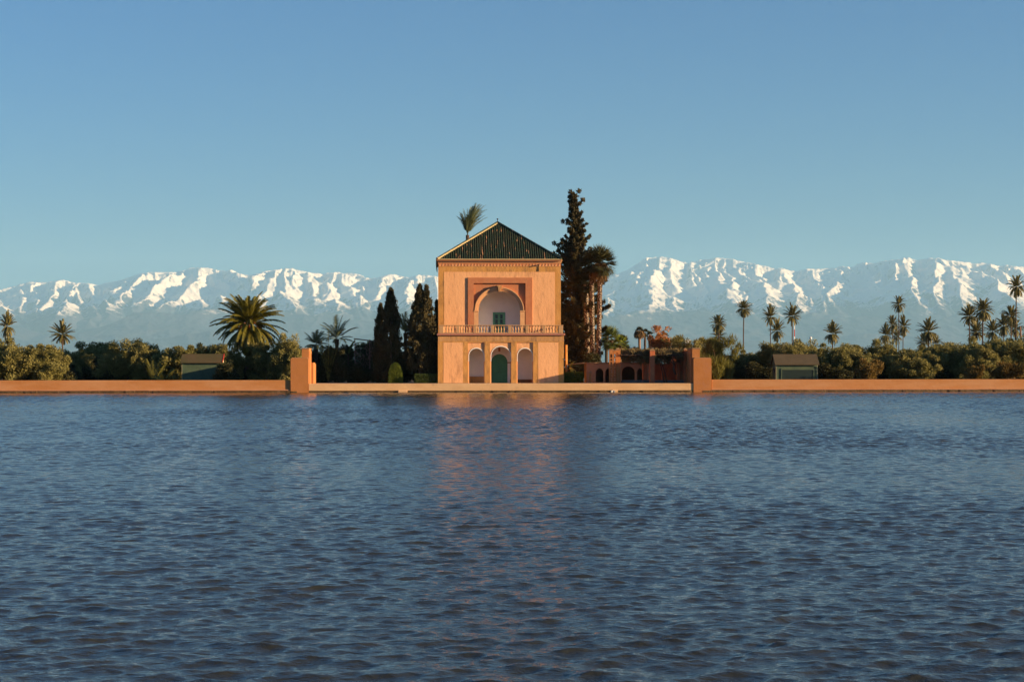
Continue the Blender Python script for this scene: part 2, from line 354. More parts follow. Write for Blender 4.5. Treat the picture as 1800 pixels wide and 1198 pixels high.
SPURS = [  # picture points of ridge lines that come down from the crest; first point lies on the crest
 [(334, 470), (300, 490), (268, 513), (240, 533)], [(350, 470), (350, 497), (322, 515), (290, 535), (268, 552)], [(350, 497), (372, 515), (392, 527), (405, 552)],
 [(382, 475), (400, 500), (425, 520), (440, 545)], [(408, 473), (440, 500), (452, 520)],
 [(72, 496), (48, 512), (33, 530), (20, 550)], [(112, 491), (95, 507), (86, 522), (60, 548)], [(150, 496), (128, 512), (115, 533), (104, 560)],
 [(150, 496), (163, 515), (176, 530), (184, 556)], [(205, 493), (192, 515), (176, 530)], [(265, 477), (240, 497), (222, 520), (205, 545)], [(130, 497), (122, 515)],
 [(502, 470.5), (480, 495), (458, 515), (440, 535)], [(502, 470.5), (508, 495), (502, 520), (515, 545)], [(540, 478), (546, 500), (556, 520), (570, 545)], [(477, 474), (465, 490), (455, 500)],
 [(596, 477), (604, 492), (618, 507), (630, 530), (642, 552)], [(596, 477), (582, 498), (575, 520)], [(640, 486), (655, 505), (665, 530)],
 [(688, 481), (670, 500), (660, 515)], [(735, 483), (718, 500), (712, 515), (725, 545)], [(765, 485), (768, 510), (775, 540)],
 [(1101, 476), (1085, 495), (1072, 520)], [(1119, 464), (1110, 480), (1120, 500), (1115, 530)], [(1165, 451), (1150, 478), (1146, 502), (1150, 540)],
 [(1181, 455), (1178, 480), (1186, 500)], [(1199, 460), (1220, 478), (1236, 497), (1245, 530)], [(1257, 453), (1268, 475), (1258, 497)], [(1288, 455), (1308, 478), (1345, 498), (1350, 535)],
 [(1272, 454), (1285, 480), (1280, 510), (1292, 540)], [(1319, 462), (1335, 480), (1362, 495)], [(1372, 471), (1385, 490), (1400, 515), (1395, 545)],
 [(1419, 472), (1430, 495), (1450, 520), (1448, 550)], [(1479, 468), (1472, 490), (1462, 520), (1470, 545)], [(1479, 468), (1505, 482), (1540, 502), (1562, 520), (1578, 545)],
 [(1522, 461), (1530, 480), (1560, 505)], [(1596, 452), (1590, 475), (1600, 500), (1612, 530)], [(1649, 454), (1640, 478), (1652, 503), (1640, 535)],
 [(1649, 454), (1672, 480), (1694, 505), (1702, 540)], [(1662, 457), (1722, 476), (1762, 503), (1795, 530)], [(1725, 462), (1755, 480), (1772, 500)], [(1770, 467), (1800, 490), (1830, 520)]]
FOOTHILLS = [
 [(60, 615, 39.5), (120, 597, 39.5), (165, 582, 40), (200, 562, 41), (250, 549, 42), (300, 548, 42.5), (380, 546, 43), (460, 545, 43), (540, 550, 43), (620, 560, 42.5), (700, 560, 42), (780, 566, 42), (900, 570, 42)],
 [(200, 604, 38), (300, 592, 38), (380, 582, 38), (460, 590, 38), (560, 596, 38), (640, 588, 38), (720, 585, 38)],
 [(1000, 575, 42), (1080, 562, 42.5), (1150, 548, 43.5), (1250, 548, 43.5), (1350, 560, 43), (1450, 556, 43), (1560, 560, 42)],
 [(1450, 600, 39), (1520, 590, 39), (1600, 572, 40), (1700, 552, 42), (1800, 542, 43), (1950, 540, 43)],
 [(1100, 600, 38), (1180, 590, 38), (1260, 592, 38), (1340, 600, 38)], [(1680, 600, 38), (1760, 592, 38), (1850, 590, 38)], [(-200, 560, 43), (-60, 560, 42.5), (30, 566, 42)]]
def mountain_mat():
    m = bpy.data.materials.new('mountain_rock_and_snow'); m.use_nodes = True; n = m.node_tree; N = n.nodes; L = n.links
    b = N['Principled BSDF']; b.inputs['Roughness'].default_value = 1.0; b.inputs['Specular IOR Level'].default_value = 0.0
    g = N.new('ShaderNodeNewGeometry'); sp = N.new('ShaderNodeSeparateXYZ'); L.new(g.outputs['Position'], sp.inputs[0])
    sn = N.new('ShaderNodeSeparateXYZ'); L.new(g.outputs['Normal'], sn.inputs[0])
    def noise(sc, det, ro):
        t = N.new('ShaderNodeTexNoise'); t.inputs['Scale'].default_value = sc; t.inputs['Detail'].default_value = det; t.inputs['Roughness'].default_value = ro
        L.new(g.outputs['Position'], t.inputs['Vector']); return t.outputs['Fac']
    def math_(op, a, bb):
        x = N.new('ShaderNodeMath'); x.operation = op
        for i, v in enumerate((a, bb)):
            if isinstance(v, (int, float)): x.inputs[i].default_value = v
            else: L.new(v, x.inputs[i])
        return x.outputs[0]
    def mr(f, a, bb, lo=0, hi=1):
        x = N.new('ShaderNodeMapRange'); x.inputs[1].default_value = a; x.inputs[2].default_value = bb; x.inputs[3].default_value = lo; x.inputs[4].default_value = hi; L.new(f, x.inputs[0]); return x.outputs[0]
    elev = math_('ADD', sp.outputs[2], math_('MULTIPLY', math_('SUBTRACT', noise(0.00025, 5, 0.6), 0.5), 1800))
    # level rock bands
    cov = mr(elev, 1150, 2100)
    steep = mr(sn.outputs[2], 0.86, 0.66)
    patch = noise(0.0016, 9, 0.72)
    sm = math_('SUBTRACT', cov, math_('MULTIPLY', steep, 0.5))
    sm = math_('ADD', sm, math_('MULTIPLY', math_('SUBTRACT', patch, 0.5), 1.5))
    sm = math_('ADD', sm, math_('MULTIPLY', math_('SUBTRACT', noise(0.008, 6, 0.75), 0.5), 0.9))
    fac = mr(sm, 0.30, 0.62)
    rk = N.new('ShaderNodeMix'); rk.data_type = 'RGBA'; L.new(mr(noise(0.001, 6, 0.6), 0.35, 0.65), rk.inputs[0])
    rk.inputs[6].default_value = (0.02, 0.028, 0.045, 1); rk.inputs[7].default_value = (0.06, 0.058, 0.07, 1)
    x = N.new('ShaderNodeMix'); x.data_type = 'RGBA'; L.new(fac, x.inputs[0]); L.new(rk.outputs[2], x.inputs[6]); x.inputs[7].default_value = (0.74, 0.685, 0.61, 1)
    L.new(x.outputs[2], b.inputs['Base Color'])
    bp = N.new('ShaderNodeBump'); bp.inputs['Strength'].default_value = 0.6; bp.inputs['Distance'].default_value = 70
    L.new(noise(0.004, 8, 0.65), bp.inputs['Height']); L.new(bp.outputs[0], b.inputs['Normal'])
    return m
def mountains():
    NU, NR = 1500, 430
    u = np.linspace(-0.444, 0.444, NU); yy = np.linspace(34000, 55500, NR)
    U, YY = np.meshgrid(u, yy); XX = U * YY
    def w(px, py, Y): return ((px - CX) / F * Y, Y, (HOR - py) / F * Y)
    wx = XX + 260 * fbm(XX / 1500, YY / 1500, 40, 5) ; wy = YY + 260 * fbm(XX / 2600 + 50, YY / 2600, 60, 5)
    H = np.full(XX.shape, -500.0)
    def seg(a, b, k, q):
        nonlocal H
        ax, ay, az = a; bx, by, bz = b; dx, dy = bx - ax, by - ay; l2 = dx * dx + dy * dy + 1
        lo = min(ax, bx) - 7000; hi = max(ax, bx) + 7000
        c0 = np.searchsorted(u, lo / 45000 * (1.25 if lo < 0 else 0.8)); c1 = np.searchsorted(u, hi / 45000 * (1.25 if hi > 0 else 0.8))
        if c1 <= c0: return
        sx, sy = wx[:, c0:c1], wy[:, c0:c1]
        t = np.clip(((sx - ax) * dx + (sy - ay) * dy) / l2, 0, 1)
        d = np.hypot(sx - ax - t * dx, sy - ay - t * dy)
        h = az + (bz - az) * t - k * d / (1 + d / q)
        H[:, c0:c1] = np.maximum(H[:, c0:c1], h)
    crest_y = lambda px: 51500 + 900 * math.sin(px / 150) + 500 * math.sin(px / 47 + 1)
    pts = [w(px, py + 2, crest_y(px)) for px, py in SKYLINE]
    for a, b in zip(pts[:-1], pts[1:]): seg(a, b, 0.62, 9000)
    allseg = []
    for s in SPURS:
        y0 = crest_y(s[0][0]); p = []
        for i, (px, py) in enumerate(s):
            Y = y0 - (py - s[0][1]) / 75 * 7500
            p.append(w(px, py, max(Y, 43500)))
        for a, b in zip(p[:-1], p[1:]): seg(a, b, 0.66, 9000); allseg.append((a, b))
    def small(a, b, k, rad):
        ax, ay, az = a; bx, by, bz = b; dx, dy = bx - ax, by - ay; l2 = dx * dx + dy * dy + 1
        ym = min(ay, by) - rad; yM = max(ay, by) + rad; r0, r1 = np.searchsorted(yy, ym), np.searchsorted(yy, yM)
        lo = (min(ax, bx) - rad); hi = (max(ax, bx) + rad)
        c0 = np.searchsorted(u, min(lo / ym, lo / yM)); c1 = np.searchsorted(u, max(hi / ym, hi / yM))
        if c1 <= c0 or r1 <= r0: return
        sx, sy = wx[r0:r1, c0:c1], wy[r0:r1, c0:c1]
        t = np.clip(((sx - ax) * dx + (sy - ay) * dy) / l2, 0, 1)
        d = np.hypot(sx - ax - t * dx, sy - ay - t * dy)
        H[r0:r1, c0:c1] = np.maximum(H[r0:r1, c0:c1], az + (bz - az) * t - k * d)
    rr = random.Random(21)
    def branch(a, b, order):
        L = math.hypot(b[0] - a[0], b[1] - a[1]); step = (1000, 400)[order]; n = int(L / step + rr.random())
        ang0 = math.atan2(b[1] - a[1], b[0] - a[0])
        for i in range(n):
            t = (i + rr.uniform(0.1, 0.9)) / n; p = (a[0] + (b[0] - a[0]) * t, a[1] + (b[1] - a[1]) * t, a[2] + (b[2] - a[2]) * t - 12)
            side = rr.choice((-1, 1)); an = ang0 + side * R(rr.uniform(35, 72)); l = rr.uniform(0.6, 1.2) * (2100, 760)[order]; dr = rr.uniform(0.36, 0.5) if order == 0 else rr.uniform(0.45, 0.62)
            q = (p[0] + l * math.cos(an), p[1] + l * math.sin(an), p[2] - l * dr)
            small(p, q, (0.78, 0.95)[order], (1500, 700)[order])
            if order == 0: branch(p, q, 1)
    for a, b in allseg: branch(a, b, 0)
    px = -150
    while px < 1950:      # short spurs dropping off the crest between the named ones
        pyc = float(np.interp(px, [q_[0] for q_ in SKYLINE], [q_[1] for q_ in SKYLINE])); y0 = crest_y(px)
        a = w(px, pyc + 5, y0); x2 = px + rr.uniform(-28, 28); b_ = w(x2, pyc + rr.uniform(26, 46), y0 - rr.uniform(2200, 3800))
        small(a, b_, 0.72, 2500); branch(a, b_, 0); px += rr.uniform(16, 30)
    rs = random.Random(3)
    for i in range(56):       # lesser spurs low on the range
        px = -250 + i * 40 + rs.uniform(-12, 12); py = rs.uniform(520, 540); x2 = px + rs.uniform(-25, 25)
        seg(w(px, py, 46500), w(x2, py + rs.uniform(30, 45), 43000), 0.6, 6000)
    for f in FOOTHILLS:
        p = [w(a, b, c * 1000) for a, b, c in f]
        for a, b in zip(p[:-1], p[1:]): seg(a, b, 0.34, 9000)
    lev = np.clip((H - 100) / 2200, 0, 1)
    H = H + (ridged(XX / 1700, YY / 1900, 80, 7, 0.5) - 0.35) * (190 + 40 * lev) + fbm(XX / 600, YY / 600, 90, 4) * (20 + 60 * lev) + (ridged(XX / 520 + 0.0003 * YY, YY / 1300, 120, 5, 0.6) - 0.4) * (50 + 40 * lev)
    H = np.maximum(H, -5 + 15 * fbm(XX / 900, YY / 900, 7, 3))
    tgt = np.interp(u * F + CX, [p[0] for p in SKYLINE], [HOR - p[1] for p in SKYLINE]) / F
    rng = np.random.RandomState(9); jag = rng.normal(0, 1, NU); jag = np.convolve(jag, [0.25, 0.5, 0.25], 'same')
    tgt = tgt + jag * 0.6 / F
    up = (YY > 47500)
    for it in range(4):
        v = H / YY; mx = v.max(0); ratio = tgt / mx
        if it < 3: ratio = np.convolve(np.pad(ratio, 6, 'edge'), np.ones(13) / 13, 'valid')
        wgt = np.clip((v / mx - 0.80) / 0.17, 0, 1)
        H = H * (1 + (ratio - 1)[None, :] * wgt)
    V = np.stack([XX.ravel(), YY.ravel(), H.ravel()], 1)
    i = np.arange(NU * NR).reshape(NR, NU)
    f = np.stack([i[:-1, :-1].ravel(), i[:-1, 1:].ravel(), i[1:, 1:].ravel(), i[1:, :-1].ravel()], 1)
    o = arr_mesh('mountains', V, f, mountain_mat(), smooth=True); o.rotation_euler = (0, 0, -YAW); tag(o, kind='structure')
    print('peak', H.max())
mountains()

# ------------------------------------------------------------------ foliage generators
def norm(a): return a / (np.linalg.norm(a, axis=1, keepdims=True) + 1e-9)
def leaves(rs, clumps, per, ln, wd, up=0.0, out=0.7, rnd=1.0, sq=1.0):
    """triangular leaf sprays scattered through clump balls -> (V, F)"""
    C = np.array([c[:3] for c in clumps]); Rr = np.array([c[3] for c in clumps])
    idx = np.repeat(np.arange(len(C)), per); n = len(idx)
    d = norm(rs.normal(size=(n, 3))); rad = rs.uniform(0, 1, n) ** 0.45
    off = d * (rad * Rr[idx])[:, None]; off[:, 2] *= sq
    p = C[idx] + off
    a = norm(d * out + norm(rs.normal(size=(n, 3))) * rnd + np.array([0, 0, up]))
    b = norm(np.cross(a, norm(rs.normal(size=(n, 3)))))
    l = ln * rs.uniform(0.6, 1.3, n)[:, None]; w_ = wd * rs.uniform(0.7, 1.3, n)[:, None]
    V = np.stack([p - b * w_, p + b * w_, p + a * l], 1).reshape(-1, 3)
    return V, np.arange(3 * n).reshape(n, 3)
def crown_clumps(rs, rx, ry, z0, z1, n, cr, lobes=6):
    lb = [(rs.uniform(-0.55, 0.55) * rx, rs.uniform(-0.55, 0.55) * ry, z0 + (z1 - z0) * rs.uniform(0.25, 0.78), rs.uniform(0.32, 0.55)) for _ in range(lobes)]
    out = []
    H = (z1 - z0)
    while len(out) < n:
        x, y, z, s = lb[rs.randint(lobes)]
        d = rs.normal(size=3); d /= np.linalg.norm(d); q = rs.uniform(0.5, 1.0) * s
        p = (x + d[0] * q * rx, y + d[1] * q * ry, z + d[2] * q * H * 0.75)
        if z0 <= p[2] <= z1 and abs(p[0]) < rx and abs(p[1]) < ry: out.append((*p, cr * rs.uniform(0.7, 1.35)))
    return out
def trunk_mb(h, r0, r1, lean=0.0, limbs=0, rs=None, n=9, spread=1.5):
    b = MB(); k = 7
    pts = [(lean * (i / k) ** 1.5, 0.05 * math.sin(i * 1.3), h * i / k) for i in range(k + 1)]
    b.tube(pts, [r0 + (r1 - r0) * (i / k) ** 0.7 for i in range(k + 1)], n)
    for j in range(limbs):
        a = 2 * math.pi * (j + 0.3 * rs.rand()) / limbs; s = spread * rs.uniform(0.6, 1.0); z = h * rs.uniform(0.45, 0.8)
        q = [(lean * 0.5, 0, z), (s * 0.5 * math.cos(a), s * 0.5 * math.sin(a), z + s * 0.45), (s * math.cos(a), s * math.sin(a), z + s * 1.1)]
        b.tube(q, [r1 * 0.8, r1 * 0.5, r1 * 0.2], 6)
    return b
def copy_tree(o, parent=None):
    c = o.copy(); COL.objects.link(c); c.parent = parent
    for ch in list(o.children): copy_tree(ch, c)
    return c
PROTO = {}
USED = set()
def place(key, loc, scale=1.0, rz=0.0, label='', cat='tree', group=None):
    """first use moves the prototype itself, later uses copy it"""
    p = PROTO[key]
    if key in USED: o = copy_tree(p)
    else: o = p; USED.add(key)
    o.location = loc; o.rotation_euler = (0, 0, rz)
    o.scale = scale if hasattr(scale, '__len__') else (scale,) * 3
    for k_ in ('group',):
        if k_ in o: del o[k_]
    tag(o, label, cat, group)
    return o
def finish_protos():
    for k_, p in PROTO.items():
        if k_ not in USED:
            for ch in list(p.children): bpy.data.objects.remove(ch)
            bpy.data.objects.remove(p)
def make_bushy(key, name, seed, W, H, m, n=80, per=150, ln=0.30, wd=0.075, cr=0.55, lobes=7, z0=0.25, up=0.25, trunk=True, limbs=4, rnd=1.0):
    rs = np.random.RandomState(seed); root = empty(name)
    cl = crown_clumps(rs, W / 2, W / 2, z0, H - cr * 0.5, n, cr, lobes)
    V, f = leaves(rs, cl, per, ln, wd, up=up, rnd=rnd)
    V[:, 2] = np.maximum(V[:, 2], 0.02)
    arr_mesh('crown', V, f, m, root)
    trunk_mb(H * 0.5, 0.16, 0.09, rs.uniform(-0.3, 0.3), limbs, rs, spread=W * 0.3).build('trunk', M['bark'], root)
    PROTO[key] = root
for i in range(5): make_bushy('olive%d' % i, 'olive_tree', 10 + i, 6.2, 5.2, M['leaf_olive'], n=170, per=170, cr=0.46, lobes=15, z0=0.05, up=0.6, ln=0.23, wd=0.055)
make_bushy('willow', 'tamarisk_bush', 31, 6.0, 5.6, M['leaf_willow'], n=120, per=150, ln=0.55, wd=0.04, cr=0.6, up=1.3, rnd=0.5, z0=0.1)
make_bushy('orange', 'autumn_tree', 33, 3.4, 7.5, M['leaf_orange'], n=95, per=60, ln=0.24, wd=0.07, cr=0.34, z0=2.4, lobes=14)
make_bushy('rust0', 'rusty_shrub', 35, 4.0, 2.6, M['leaf_rust'], n=60, per=130, ln=0.24, wd=0.05, cr=0.38, up=0.8, rnd=0.7, z0=0.05)
make_bushy('rust1', 'rusty_shrub', 36, 3.2, 2.4, M['leaf_rust'], n=46, per=110, ln=0.28, wd=0.05, cr=0.34, up=1.0, rnd=0.6, z0=0.05)
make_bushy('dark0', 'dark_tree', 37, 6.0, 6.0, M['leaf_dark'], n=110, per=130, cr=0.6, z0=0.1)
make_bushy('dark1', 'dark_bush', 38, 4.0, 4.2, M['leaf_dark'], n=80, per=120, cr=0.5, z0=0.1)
make_bushy('wispy', 'wispy_tree', 39, 5.0, 6.0, M['leaf_olive'], n=60, per=90, ln=0.3, wd=0.05, cr=0.5, up=0.8, rnd=0.7, z0=1.0, lobes=9)

# cypresses ---------------------------------------------------------
def cypress(name, seed, H, prof, m, loc, label, group=None, dens=1.0, tuft=0.30, trunk_h=None, z0=0.3, lean=0.0, ln=0.24, wd=0.075, per=56):
    """prof: list of (height fraction, radius)"""
    rs = np.random.RandomState(seed); root = empty(name, loc); tag(root, label, 'tree', group)
    hs = [p[0] for p in prof]; rr = [p[1] for p in prof]
    cl = []; n = int(dens * 260)
    lob = rs.uniform(0, 6.28, 6)
    for i in range(n):
        f = rs.uniform(0, 1); z = z0 + f * (H - z0)
        r = np.interp(z / H, hs, rr) * (1 + 0.22 * math.sin(f * 17 + lob[i % 6]) + rs.uniform(-0.12, 0.16))
        a = rs.uniform(0, 6.28); q = math.sqrt(rs.uniform(0.25, 1)) * max(r - tuft * 0.4, 0.03)
        cl.append((lean * f + q * math.cos(a), q * math.sin(a), z, tuft * rs.uniform(0.6, 1.2) * (0.6 + 0.4 * min(1, r))))
    V, f_ = leaves(rs, cl, per, ln, wd, up=1.1, out=0.5, rnd=0.55, sq=1.6)
    arr_mesh('crown', V, f_, m, root)
    trunk_mb(H * 0.93, 0.22, 0.03, lean).build('trunk', M['bark'], root)
    return root

# palms ---------------------------------------------------------
def frond(rs, az, el, L, droop, nl, ll, lw, fold=0.5, segs=9, start=0.18, twist=0.0):
    """one pinnate frond: rachis strip and two rows of leaflets -> verts, tris"""
    V, Fc = [], []
    h = np.array([math.cos(az), math.sin(az), 0]); side = np.array([-math.sin(az), math.cos(az), 0])
    p = np.zeros(3); e = el; P = [p.copy()]; D = []
    for i in range(segs):
        d = h * math.cos(e) + np.array([0, 0, math.sin(e)]); D.append(d); p = p + d * L / segs; P.append(p.copy())
        e -= droop / segs * (0.5 + 1.2 * i / segs)
    D.append(D[-1]); P = np.array(P); D = np.array(D)
    for i in range(segs):
        wd = 0.035 * L / 3.5 * (1.3 - i / segs); b = len(V)
        V += [P[i] - side * wd, P[i] + side * wd, P[i + 1]]; Fc.append((b, b + 1, b + 2))
    for j in range(nl):
        t = start + (1 - start) * (j + 0.5) / nl; f = t * segs; i = int(f); q = f - i
        c = P[i] * (1 - q) + P[i + 1] * q; d = D[i]; nrm = np.cross(side, d)
        l = ll * (math.sin(math.pi * min(1, 0.18 + 0.75 * t)) ** 0.6) * rs.uniform(0.85, 1.15)
        for s in (-1, 1):
            a = d * 0.75 + side * s * 0.85 + nrm * (-fold if nrm[2] > 0 else fold) * 0.45 + np.array([0, 0, -0.12]) + rs.normal(0, 0.07, 3)
            a /= np.linalg.norm(a); b = len(V)
            V += [c - d * lw, c + d * lw, c + a * l]; Fc.append((b, b + 1, b + 2))
    return V, Fc
def palm_crown(rs, n, L, nl=16, ll=0.55, lw=0.05, e0=-0.7, e1=1.45, droop=1.1, fold=0.5, jit=0.12):
    V, Fc = [], []; ga = math.pi * (3 - math.sqrt(5))
    for i in range(n):
        t = i / (n - 1); el = e1 + (e0 - e1) * t ** 0.9 + rs.normal(0, jit); az = i * ga + rs.normal(0, 0.15)
        v, f = frond(rs, az, el, L * rs.uniform(0.85, 1.08) * (0.8 + 0.2 * math.sin(math.pi * min(1, t + 0.2))), droop * rs.uniform(0.7, 1.25) * (0.55 + 0.5 * t), nl, ll, lw, fold)
        b = len(V); V += v; Fc += [tuple(q + b for q in k_) for k_ in f]
    return np.array(V), np.array(Fc)
def make_palm(key, name, seed, n, L, H, tr, mleaf, mtrunk=None, **kw):
    """unit: trunk of height H, crown on top"""
    rs = np.random.RandomState(seed); root = empty(name)
    V, f = palm_crown(rs, n, L, **kw); V = V + np.array([0, 0, H])
    arr_mesh('crown', V, f, mleaf, root)
    b = MB(); k = 14; lean = rs.uniform(-0.02, 0.02) * H
    pts = [(lean * math.sin(math.pi * i / k), 0, H * i / k) for i in range(k + 1)]
    b.tube(pts, [tr * (1.25 - 0.35 * min(1, i / 3)) * (1 + 0.08 * (i % 2)) for i in range(k)] + [tr * 1.5], 9)
    b.build('trunk', mtrunk or M['trunk'], root)
    PROTO[key] = root
for i, (H, n, e0, dr) in enumerate([(9, 60, -0.8, 1.1), (12, 54, -0.6, 1.3), (20, 66, -1.1, 1.15), (14, 60, -0.8, 1.4)]):
    make_palm('palm%d' % i, 'date_palm', 50 + i, n, 3.5, H, 0.20, M['leaf_palm'], nl=17, ll=0.68, lw=0.15, e0=e0, droop=dr)
for i, (H, n, e0, dr) in enumerate([(9, 48, -0.5, 0.8), (12, 66, -1.1, 1.0), (20, 50, -0.7, 1.5), (14, 50, -0.45, 0.9)]):
    make_palm('palm%db' % i, 'date_palm', 70 + i, n, 3.5, H, 0.17, M['leaf_palm'], nl=17, ll=0.66, lw=0.15, e0=e0, droop=dr, jit=0.22)
NP = [0]
def palm_at(px, py, rpx, label, proto, rz=0.0, group='date palms beyond the olive trees', Y=None, base=0.93):
    """crown centre at (px,py), crown radius rpx photo pixels; distance follows from the real crown size"""
    H = {'palm0': 9, 'palm1': 12, 'palm2': 20, 'palm3': 14}[proto]
    Y = Y or 3.6 / rpx * F
    z = Z(px, py, Y) - base; s = rpx * Y / F / 3.6
    NP[0] += 1
    if NP[0] % 2 == 0: proto += 'b'
    return place(proto, (X(px, Y), Y, base), (s, s, z / H), rz, label, 'palm', group)

# ------------------------------------------------------------------ basin edge
TER = 1.0       # terrace top above the water
xl0, xl1 = X(511, WALL_Y), X(542.5, WALL_Y)       # left pier
xr0, xr1 = X(1219, WALL_Y), X(1250.5, WALL_Y)     # right pier
wl = Z(260, 668, WALL_Y)
def basin_wall(name, x0, x1, label):
    r = empty(name, ((x0 + x1) / 2, WALL_Y, 0)); tag(r, label, 'wall', 'low walls along the basin'); cxm = (x0 + x1) / 2
    MB().box(x0 - cxm, x1 - cxm, 0.10, 0.62, 0.32, wl, 0.03).build('wall_face', M['wall'], r)
    MB().box(x0 - cxm, x1 - cxm, 0.0, 0.64, 0.22, 0.36, 0.02).build('footing', M['wall_foot'], r)
    b = MB(); rs = random.Random(int(x0)); x = x0
    while x < x1 - 0.01:
        e = min(x1, x + rs.uniform(0.5, 2.2)); b.box(x - cxm, e - cxm, -0.03 - rs.uniform(0, 0.10), 0.6, -0.5, 0.19 + rs.uniform(0, 0.05), 0.02); x = e
    b.build('wet_ledge', M['moss'], r)
basin_wall('basin_wall', -100, xl0 - 0.03, 'long low orange wall left of the pavilion, from the frame edge to the left pier')
basin_wall('basin_wall', xr1 + 0.03, 100, 'long low orange wall right of the pavilion, from the right pier to the frame edge')
ter = empty('terrace', (0, WALL_Y, 0)); tag(ter, 'pale plastered terrace edge between the two piers, in front of the pavilion', 'terrace')
MB().box(xl1 + 0.02, xr0 - 0.02, 0.0, 0.9, 0.2, TER, 0.03).build('edge_wall', M['terrace'], ter)
MB().box(xl1 + 0.02, xr0 - 0.02, 0.9, 13.5, 0.2, TER - 0.006).build('paving', M['paving'], ter)
b = MB(); rs_ = random.Random(8); x = xl0
while x < xr1 - 0.01:
    e = min(xr1, x + rs_.uniform(0.4, 1.8)); b.box(x, e, -0.02 - rs_.uniform(0, 0.13), 0.5, -0.5, 0.16 + rs_.uniform(0, 0.07), 0.02); x = e
b.build('wet_ledge', M['moss'], ter)
for px0, px1, hh in ((700, 716, 0.24), (1075, 1085, 0.24)):
    MB().box(X(px0, WALL_Y), X(px1, WALL_Y), -0.22, 0.2, 0.0, hh, 0.03).build('ledge_stone', M['terrace'], ter)

def pier(side, x0, x1, label):
    Yp = WALL_Y
    r = empty('pier', ((x0 + x1) / 2, Yp, 0)); tag(r, label, 'pier', 'piers at the ends of the terrace'); c = (x0 + x1) / 2
    zt = Z(511 if side < 0 else 1235, 629, Yp); hw = (x1 - x0) / 2
    MB().prism([(-hw, 0.0), (hw, 0.0), (hw, zt - 0.13), (hw - 0.12, zt), (-hw + 0.12, zt), (-hw, zt - 0.13)], -0.08, 0.5).build('front_block', M['pier'], r)
    MB().prism([(-hw + 0.1, zt), (hw - 0.1, zt), (hw - 0.14, zt + 0.06), (-hw + 0.14, zt + 0.06)], -0.04, 0.49).build('coping', M['pier_cap'], r)
    zt2 = Z(537 if side < 0 else 1223, 613.5, Yp + 0.5)
    a0, a1 = (hw - 0.80, hw + 0.0) if side < 0 else (-hw - 0.06, -hw + 0.80)
    MB().box(a0, a1, 0.505, 3.6, 0.3, zt2).build('tall_block', M['pier'], r)
    MB().box(a0 - 0.05, a1 + 0.05, 0.47, 3.65, zt2, zt2 + 0.14, 0.04).build('coping', M['pier_cap'], r)
    zt3 = zt2 - (1.5 if side < 0 else 0.1)
    MB().box(a0 + 0.05, a1 + (0.25 if side < 0 else -0.1), 3.6, 6.2 if side < 0 else 24, 0.3, zt3).build('garden_wall', M['pier'], r)
    s = 1 if side < 0 else -1; xin = a1 if side < 0 else a0
    # blind arched niche on the inner face: raised frame
    for y0_, y1_ in ((0.9, 1.2), (3.05, 3.35)):
        xs = sorted((xin, xin + s * 0.06)); MB().box(xs[0], xs[1], y0_, y1_, TER, zt2 - 0.5).build('niche_frame', M['pier'], r)
    xs = sorted((xin, xin + s * 0.06)); MB().box(xs[0], xs[1], 0.9, 3.35, zt2 - 0.5, zt2 - 0.2).build('niche_frame', M['pier'], r)
    return r
pier(-1, xl0, xl1, 'stepped terracotta pier at the left end of the terrace')
pier(1, xr0, xr1, 'stepped terracotta pier at the right end of the terrace, beside the pergola')

# ------------------------------------------------------------------ pavilion
Y1, Y2 = 198.5, 203.0          # lower storey front, upper storey front
pav = empty('pavilion', (X(880.6, Y1), Y1, TER)); OX, OY, OZ = pav.location
tag(pav, 'two storey pink pavilion with arches, balcony and green tiled pyramid roof at the water', 'pavilion')
def x1_(px): return X(px, Y1) - OX
def z1_(py): return Z(880, py, Y1) - OZ
def x2_(px): return X(px, Y2) - OX
def z2_(py): return Z(880, py, Y2) - OZ
D2 = Y2 - Y1
L0, L1 = x1_(769.8), x1_(991.3); zslab0, zslab1 = z1_(589.5), z1_(585)
# lower front wall with three arched openings set in shallow recessed panels
panels = [(822.8, 851.8), (861.4, 898.7), (908.2, 937.2)]
opens = [(824.2, 851.0, 611.8), (863.0, 898.2, 608.3), (909.6, 936.4, 611.8)]
zp = z1_(601.3)
plate('lower_wall', [(L0, 0), (L1, 0), (L1, zslab0), (L0, zslab0)],
      [[(x1_(a), -0.0 + 0.001), (x1_(b_), 0.001), (x1_(b_), zp), (x1_(a), zp)] for a, b_ in panels], 0.0, 0.12, M['ochre'], pav)
holes = []
for a, b_, top in opens:
    hw = (x1_(b_) - x1_(a)) / 2; c = (x1_(a) + x1_(b_)) / 2; zt = z1_(top); holes.append(arch(c, hw * 0.97, 0.001, zt - hw, hw))
plate('arch_wall', [(L0 + 0.02, 0), (L1 - 0.02, 0), (L1 - 0.02, zslab0 - 0.02), (L0 + 0.02, zslab0 - 0.02)], holes, 0.12, 0.5, M['stucco'], pav)
for (a, b_, top), h in zip(opens, holes):      # white arch edging
    hw = (x1_(b_) - x1_(a)) / 2 * 0.97; c = (x1_(a) + x1_(b_)) / 2; zs = z1_(top) - hw / 0.97; zb = z1_(635)
    outer = [(c - hw - 0.075, zb)] + arch(c, hw + 0.075, zs, zs, hw + 0.10)[1:-1] + [(c + hw + 0.075, zb)]
    inner = [(c + hw - 0.01, zb)] + arch(c, hw - 0.01, zs, zs, hw - 0.01)[1:-1][::-1] + [(c - hw + 0.01, zb)]
    MB().prism(outer + inner, 0.085, 0.16).build('arch_edging', M['trim_white'], pav)
